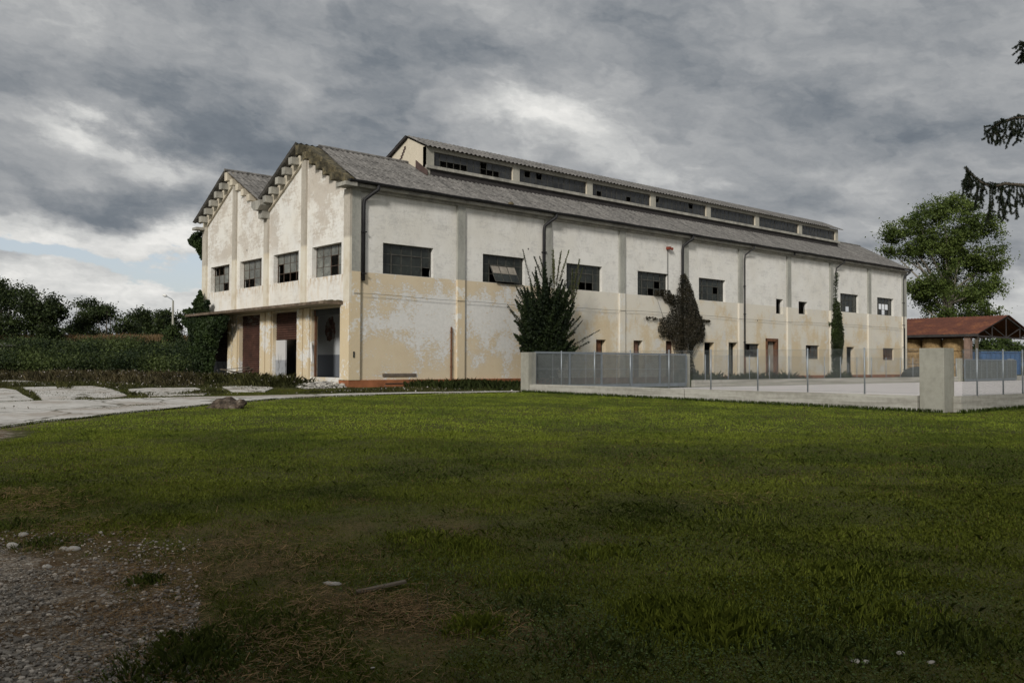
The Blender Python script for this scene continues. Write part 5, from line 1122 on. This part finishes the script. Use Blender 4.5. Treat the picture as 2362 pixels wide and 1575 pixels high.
creeper('ivy', [(S(*cq, [(20, 455), (715, 445), (722, 520), (640, 680), (560, 850), (500, 1080), (480, 1300), (300, 1310), (220, 1150), (200, 900), (170, 700), (60, 600)]), .74, -.75), (S(*cq, [(300, 60), (322, 200), (350, 300), (375, 225), (418, 230), (425, 385), (160, 415), (20, 400), (50, 355), (230, 330), (236, 230), (270, 140)]), .15, -.35),
                (S((430, 300), 5.2275, [(100, 1245), (200, 1225), (216, 1400), (208, 1500), (195, 1568), (160, 1450), (75, 1395), (58, 1350)]), .11, .1)],
        0, -.4, .6, 26000, .13, (0.010, 0.020, 0.008), (0.045, 0.072, 0.020), 'dark green ivy curtain swallowing the left bay, canopy end and corner of the hall', (-.7, 15.6, 0), 'ivy', 0)

# big evergreen shrub against the long wall
def shoot_shrub():
    base = np.array([11.6, -1.7, 0.0]); root = empty('evergreen_shrub', base, 'big dark evergreen shrub with feathery upright shoots against the long wall', 'shrub')
    Qs, Cs = [], []; w = MB()
    def shoot(a, b, n, sp, lf, lo, hi, sag=0.0, dens=1.0):
        t = RNG.random(n) ** .8; mid = (a + b) / 2 + np.array([0, 0, sag]); P = ((1 - t) ** 2)[:, None] * a + (2 * t * (1 - t))[:, None] * mid + (t ** 2)[:, None] * b
        P = P + RNG.normal(size=(n, 3)) * (sp * (1.05 - t))[:, None]; Qs.append(leafquads(P, lf, .45) - base); Cs.append(leafcols(n, lo, hi, np.full(n, RNG.random()) * .8))
        return mid
    dk, lt = (0.008, 0.016, 0.007), (0.034, 0.052, 0.015)
    def W2(px, py, y=-1.7): return onplane(px, py, 1, y)
    # body: many short shoots radiating from a few stems; tips traced round the outline
    body = [(1318, 655), (1328, 680), (1332, 705), (1325, 735), (1310, 640), (1196, 655), (1188, 690), (1184, 770), (1334, 770), (1330, 690), (1322, 720), (1300, 640), (1330, 780), (1318, 745), (1335, 800), (1185, 740), (1195, 800), (1215, 660), (1240, 640), (1262, 640), (1290, 670), (1302, 700), (1310, 730), (1316, 760), (1325, 700), (1322, 660), (1200, 690), (1192, 700), (1190, 680), (1205, 655), (1222, 640), (1235, 615), (1252, 610), (1258, 600), (1272, 630), (1290, 650), (1300, 690), (1298, 730), (1310, 760), (1318, 790), (1325, 805), (1190, 790), (1185, 770), (1195, 740), (1205, 710), (1196, 775), (1210, 800), (1300, 810)]
    for i in range(380):
        t = RNG.random(); px, py = body[RNG.integers(len(body))]; f = RNG.uniform(.35, 1.0) ** .5; cx, cy = 1254, RNG.uniform(700, 850)
        qx, qy = cx + (px - cx) * f, cy + (py - cy) * f; yy = -1.7 + RNG.uniform(-1, 1) * 1.25 * math.sqrt(max(0.05, 1 - f * f * .8)); b = W2(qx, qy, yy); a = W2(cx + RNG.uniform(-25, 25), min(880, max(qy + 60, RNG.uniform(740, 880))), -1.7 + (yy + 1.7) * .3); b[2] = max(b[2], .15)
        a[2] = max(a[2], .1); shoot(a, b, 190, .17, .13, dk, lt)
    # long wands
    for px, py, bx, by, l in [(1205, 578, 1225, 655, 0), (1232, 592, 1250, 640, 0), (1243, 592, 1262, 650, 0), (1228, 625, 1245, 665, 0), (1170, 703, 1215, 770, 0), (1178, 716, 1210, 750, 0), (1278, 600, 1278, 680, 1), (1294, 578, 1283, 660, 1), (1312, 578, 1290, 650, 1), (1337, 598, 1318, 690, 1), (1320, 622, 1318, 690, 1), (1345, 620, 1322, 700, 1), (1275, 575, 1276, 650, 1), (1340, 727, 1312, 760, 0), (1342, 740, 1310, 780, 0), (1385, 760, 1325, 795, 0), (1360, 790, 1320, 810, 0), (1190, 660, 1205, 690, 0), (1186, 770, 1215, 785, 0), (1300, 660, 1305, 710, 1), (1330, 560 + 60, 1318, 720, 1)]:
        for _ in range(3 if l else 2):
            b = W2(px + RNG.uniform(-2, 2), py + RNG.uniform(-3, 3), -1.7 + RNG.uniform(-.5, .5)); a = W2(bx, by, -1.7); m_ = shoot(a, b, 130 if l else 110, .055, .075, (0.03, 0.042, 0.012) if l else dk, (0.11, 0.135, 0.03) if l else lt)
            w.tube([tuple(a - base), tuple((a + b) / 2 - base), tuple(b - base)], [.02, .012, .004], 4)
    for i in range(8):
        a = np.array([RNG.uniform(-.3, .3), RNG.uniform(-.2, .2), -.1]); b = W2(RNG.uniform(1205, 1310), RNG.uniform(660, 780)) - base; w.tube([tuple(a), tuple((a + b) * .5 + np.array([0, 0, .4])), tuple(b)], [.07, .04, .01], 6)
    w.build('stem', M['bark'], root); cards('foliage', np.concatenate(Qs), np.concatenate(Cs), M['leaf'], root)
shoot_shrub()

# spruce whose branches reach into the right of the picture
def spruce():
    D0 = 13.0; tb = at(2760, 838, 14.0); tb[2] = float(gz(tb[0], tb[1])); root = empty('spruce_tree', tb, 'spruce whose drooping dark branches hang in at the upper right edge', 'tree'); O = tb.copy()
    w = MB(); w.tube([(0, 0, -.2), (0, 0, 3), (0, 0, 9), (0, 0, 14)], [.22, .19, .11, .03], 10); w.build('trunk', M['bark'], root, smooth=True)
    def needles(pts, rad_, per, lo, hi, ln):
        Qs, Cs = [], []
        for a, b in zip(pts[:-1], pts[1:]):
            L = np.linalg.norm(b - a); n = max(4, int(per * L)); t = RNG.random(n)[:, None]; P = a + (b - a) * t; d = (b - a) / (L + 1e-9); q = rv(n); q = q - (q @ d)[:, None] * d; q /= np.linalg.norm(q, axis=1, keepdims=True); dr = q * .85 + d * .55
            s = np.cross(dr, rv(n)); s /= np.linalg.norm(s, axis=1, keepdims=True); l_ = ln * RNG.uniform(.6, 1.2, n)[:, None]
            Qs.append(np.stack([P - s * .0024, P + s * .0024, P + dr * l_ + s * .0018, P + dr * l_ - s * .0018], 1)); Cs.append(leafcols(n, lo, hi))
        return Qs, Cs
    lo, hi = (0.006, 0.012, 0.006), (0.022, 0.034, 0.013)
    for path, r0, hang, dep in [([(2760, 330), (2560, 375), (2440, 440), (2362, 428), (2318, 424), (2290, 432), (2262, 420), (2240, 402), (2226, 386)], .035, 1.15, 13.0),
                                ([(2760, 200), (2560, 215), (2440, 250), (2380, 272), (2340, 272), (2305, 285), (2275, 305)], .032, 1.0, 13.2),
                                ([(2760, 40), (2560, 70), (2450, 100), (2400, 118), (2372, 110), (2352, 97)], .028, .7, 13.1),
                                ([(2760, 90), (2560, 115), (2450, 140), (2385, 135), (2352, 132)], .02, .2, 13.4),
                                ([(2760, 500), (2620, 560), (2500, 640), (2440, 640)], .03, .5, 13.2), ([(2760, -80), (2600, -60), (2450, -40), (2400, -30)], .03, .4, 13.3)] + [(None, (RNG.uniform(-1.45, 1.45), h_, 3.6 * (1 - h_ / 15.0) + .3), .5, 0) for h_ in np.linspace(1.6, 13.5, 26)]:
        if path is None:
            az, hz_, Lb_ = r0; d_ = RTh * math.cos(az) + FWh * math.sin(az); B3 = [np.array([O[0], O[1], hz_]) + d_ * (Lb_ * q) + ZZ * (-.35 * Lb_ * q * (1 - .55 * q)) for q in (0, .1, .2, .35, .5, .65, .8, .92, 1.0)]; r0 = .035
        else: B3 = [at(x, y, dep + (0.5 if i == 0 else 0)) for i, (x, y) in enumerate(path)]; B3[0] = np.array([O[0], O[1], B3[0][2]])
        k = len(B3)
        w = MB(); w.tube([tuple(p - O) for p in B3], [r0 * (1 - .85 * i / (k - 1)) for i in range(k)], 6); br = w.build('branch', M['bark'], root)
        Qs, Cs = [], []; w2 = MB()
        def twig(p, q, sub=True):
            m_ = (p + q) / 2 + rv(1)[0] * .02; pts = [p, m_, q]; a, c_ = needles(pts, .0, 1300, lo, hi, .024); Qs.extend(a); Cs.extend(c_); w2.tube([tuple(x - O) for x in pts], .0028, 4)
            if sub:
                for _ in range(int(np.linalg.norm(q - p) * 13) + 1):
                    t = RNG.uniform(.15, .95); s = p + (q - p) * t; e = s + (RTh * RNG.uniform(-.07, .07) + FWh * RNG.uniform(-.08, .08) + ZZ * RNG.uniform(-.12, -.03)); twig(s, e, False)
        for i in range(2, k - 1):
            a, b = B3[i], B3[i + 1]; L = np.linalg.norm(b - a); a_, c_ = needles([a, b], 0, 2200, lo, hi, .035); Qs.extend(a_); Cs.extend(c_); n = int(L * 24) + 1
            for j in range(n):
                t = (j + RNG.random()) / n; p = a + (b - a) * t; fr = (i + t) / (k - 1); h = hang * (1.15 - fr) ** .55 * RNG.uniform(.35, 1.0) * (.75 if fr < .95 else .3)
                if RNG.random() < .72: e = p + RTh * RNG.uniform(-.10, .06) + FWh * RNG.uniform(-.15, .15) - ZZ * h
                else: e = p - RTh * RNG.uniform(.03, .16) + FWh * RNG.uniform(-.2, .2) + ZZ * RNG.uniform(-.05, .12)
                twig(p, e)
        w2.build('twig', M['bark'], br); cards('needles', np.concatenate(Qs) - O, np.concatenate(Cs), M['needle'], br)
spruce()

# unseen row of trees, added behind the photographer to shade the near lawn
def shade_row():
    lab = ['broad leafy tree behind the photographer, leftmost of the shading row', 'leafy tree behind the photographer, second from the left of the shading row', 'leafy tree behind the photographer, third from the left of the shading row', 'tallest leafy tree straight behind the photographer', 'leafy tree behind the photographer, third from the right of the shading row', 'leafy tree behind the photographer, second from the right of the shading row', 'broad leafy tree behind the photographer, rightmost of the shading row']
    for i, (r, b, h) in enumerate([(-26, -19, 10.0), (-17.5, -17, 11.6), (-9, -16, 12.4), (0, -17, 13.0), (9, -16.5, 13.3), (18, -17, 14.0), (27, -18, 14.5)]):
        p = np.array([C2[0], C2[1], 0]) + RTh * r + FWh * b; gzv = float(gz(p[0], p[1])); p[2] = gzv; R_ = 5.2
        bl = [(p + ZZ * (h * .60), np.eye(3) * np.array([R_, R_, h * .40])), (p + ZZ * (h * .36) + RTh * 2, np.eye(3) * np.array([4.2, 4.2, 3.2])), (p + ZZ * (h * .36) - RTh * 2, np.eye(3) * np.array([4.2, 4.2, 3.2]))]
        make_tree('tree', bl, p, 9000, .75, .8, lab[i], group='trees behind the photographer', trunk_r=.3, limbs=4)
shade_row()

# ------------------------------------------------------------ street lamp
Lb = at(398, 790, 80); Lb[2] = 0; root = empty('street_lamp', Lb, 'tall grey street lamp with a bent arm above the thicket', 'street lamp')
hd = at(377, 681, 80) - Lb; tp = at(398, 693, 80) - Lb
w = MB(); w.tube([(0, 0, 0), (0, 0, 3), (0, 0, tp[2])], [.13, .11, .075], 10); w.build('pole', M['concrete_pillar'], root, smooth=True)
w = MB(); w.tube([(0, 0, tp[2] - .1), (hd[0] * .12, hd[1] * .12, tp[2] + .12), (hd[0] * .75, hd[1] * .75, hd[2] - .05)], .04, 6); w.build('arm', M['galv'], root)
w = MB(); w.tube([tuple(hd * np.array([.62, .62, 1]) - ZZ * .10), tuple(hd * np.array([.8, .8, 1]) - ZZ * .03), tuple(hd * np.array([1.08, 1.08, 1]) + ZZ * .03)], [.06, .15, .07], 8); w.build('lamp_head', M['white_tube'], root, smooth=True)
# small hut at the left edge
H0 = at(-20, 806, 70); root = empty('hut', (H0[0], H0[1], 0), 'low pale green hut with a corrugated grey roof at the left edge', 'hut')
def loc(o, r, f, z): return (RTh[0] * r + FWh[0] * f, RTh[1] * r + FWh[1] * f, z)
w = MB(); P = [loc(0, -3, 0, 0), loc(0, 1.7, 0, 0), loc(0, 1.7, 3, 0), loc(0, -3, 3, 0)]; w.hexa(P + [(x, y, 2.3) for x, y, _ in P]); w.build('wall', simple('pale_green_wall', (0.22, 0.24, 0.15), .2, 2), root)
w = MB(); n = 40
for i in range(n):
    a, b = -3.2 + 5.3 * i / n, -3.2 + 5.3 * (i + 1) / n; w.quad(loc(0, a, -.3, 2.33 + .04 * (i % 2)), loc(0, b, -.3, 2.33 + .04 * ((i + 1) % 2)), loc(0, b, 3.2, 2.62 + .04 * ((i + 1) % 2)), loc(0, a, 3.2, 2.62 + .04 * (i % 2)))
w.build('roof', M['roof'], root)

# ------------------------------------------------------------ open barn with bales
SX0, SX1, SY0, SY1, EZ, RZ2 = 58.2, 71.0, -4.0, 24.0, 3.90, 5.62
root = empty('open_barn', (SX0, SY0, 0), 'open-sided hay barn with a rusty red corrugated roof beyond the hall', 'barn'); O = (SX0, SY0, 0)
xm = (SX0 + SX1) / 2
w = MB(); pit = .3
for side in (0, 1):
    xe, xr = (SX0 - .45, xm) if side == 0 else (SX1 + .45, xm); ze = EZ - .12; n = int((SY1 - SY0 + 1.6) / (pit / 4)); base = len(w.v)
    for q in range(2):
        for i in range(n + 1): y = SY0 - .8 + i * pit / 4; h = .03 * math.cos(i * math.pi / 2); w.v.append(((xe, xr)[q] - O[0], y - O[1], (ze, RZ2)[q] + h))
    for i in range(n): w.f.append((base + i, base + i + 1, base + n + 1 + i + 1, base + n + 1 + i)); w.m.append(0)
w.build('roof', M['rustroof'], root, smooth=True)
w = MB(); w.beam((-.45, -.8, EZ - .22), (-.45, 28, EZ - .22), .1, .22); w.build('eaves_beam', M['fascia'], root)
w = MB(); w.beam((-.4, -.55, EZ - .3), (13.2, -.55, EZ - .3), .14, .14); w.beam((-.4, -.55, EZ - .2), (6.4, -.55, RZ2 - .15), .12, .12); w.beam((13.2, -.55, EZ - .2), (6.4, -.55, RZ2 - .15), .12, .12)
for a, b in [((6.4, RZ2 - .15), (6.4, EZ - .3)), ((6.4, EZ - .3), (3.2, EZ + .62)), ((6.4, EZ - .3), (9.7, EZ + .62)), ((3.2, EZ - .3), (3.2, EZ + .62)), ((9.7, EZ - .3), (9.7, EZ + .62)), ((3.2, EZ - .3), (1.5, EZ + .2)), ((9.7, EZ - .3), (11.4, EZ + .2))]: w.beam((a[0], -.55, a[1]), (b[0], -.55, b[1]), .07, .07, (0, 1, 0))
w.build('truss', M['fascia'], root)
for x, y in [(0, -.5), (12.9, -.5), (0, 6.2), (12.9, 6.2), (0, 13), (12.9, 13)]: w = MB(); w.beam((x, y, -.1), (x, y, EZ - .3), .2, .2, (1, 0, 0)); w.build('post', M['wood'], root)
w = MB(); w.beam((.0, 0.2, 0), (.0, 0.2, EZ - .35), .5, .5, (1, 0, 0)); w.build('brick_pier', M['brick'], root)
# round bales, stacked three high
w = MB(); Rb, Hb = .86, 1.13; n = 28
prof = [(0.0, 0), (Rb * .93, 0), (Rb * .995, .08), (Rb, .3), (Rb * .985, .52), (Rb, .75), (Rb * .99, .94), (Rb * .93, Hb), (0, Hb)]
for i in range(n):
    a0, a1 = 2 * math.pi * i / n, 2 * math.pi * (i + 1) / n
    for (r0, z0), (r1, z1) in zip(prof[:-1], prof[1:]):
        q = [(r0 * math.cos(a0), r0 * math.sin(a0), z0), (r0 * math.cos(a1), r0 * math.sin(a1), z0), (r1 * math.cos(a1), r1 * math.sin(a1), z1), (r1 * math.cos(a0), r1 * math.sin(a0), z1)]
        if r0 == 0: w.poly([q[0], q[2], q[3]])
        elif r1 == 0: w.poly([q[0], q[1], q[2]])
        else: w.quad(*q)
bale0 = w.build('hay_bale', M['hay'], None); names = ['first', 'second', 'third', 'fourth', 'fifth', 'sixth']; tier = ['ground', 'middle', 'top']; first = True
for c in range(6):
    for t in range(3):
        o = bale0 if first else bale0.copy()
        if not first: COL.objects.link(o)
        first = False; o.location = (SX0 + 1.2 + RNG.uniform(-.06, .06), SY0 + 1.95 + c * 1.76, .02 + t * 1.15); o.rotation_euler = (0, 0, RNG.random() * 6)
        tag(o, f'round hay bale in the {tier[t]} tier, {names[c]} stack from the brick pier of the barn', 'hay bale', 'round hay bales stacked in the barn')
# dark tyre-like heap of tarpaulin at the barn foot, blue container
c = at(2125, 850, 70); w = MB(); w.blob((0, 0, .3), (1.6, 1.0, .7), 3, 3, rough=.3); o = w.build('tarpaulin_heap', M['iron'], None); o.location = (c[0], c[1], 0); tag(o, 'dark tarpaulin heap lying before the stacked hay bales', 'heap')
a = at(2262, 850, 95); b = at(2355, 850, 95); root = empty('blue_container', (a[0], a[1], 0), 'blue ribbed steel container standing right of the barn', 'container'); d = (b - a)[:2]; L = np.linalg.norm(d); d = d / L; nn = np.array([-d[1], d[0]])
def cl_(s, o, z): return (d[0] * s + nn[0] * o, d[1] * s + nn[1] * o, z)
w = MB(); w.hexa([cl_(0, 0, .15), cl_(L, 0, .15), cl_(L, 2.4, .15), cl_(0, 2.4, .15), cl_(0, 0, 2.62), cl_(L, 0, 2.62), cl_(L, 2.4, 2.62), cl_(0, 2.4, 2.62)]); w.build('body', M['blue'], root)
for i in range(9): s = .1 + (L - .2) * i / 8; w = MB(); w.beam(cl_(s, -.05, .2), cl_(s, -.05, 2.45), .09, .09, (1, 0, 0)); w.build('rib', M['blue'], root)
w = MB(); w.beam(cl_(0, -.06, 2.56), cl_(L, -.06, 2.56), .12, .14); w.build('rim', M['blue'], root)
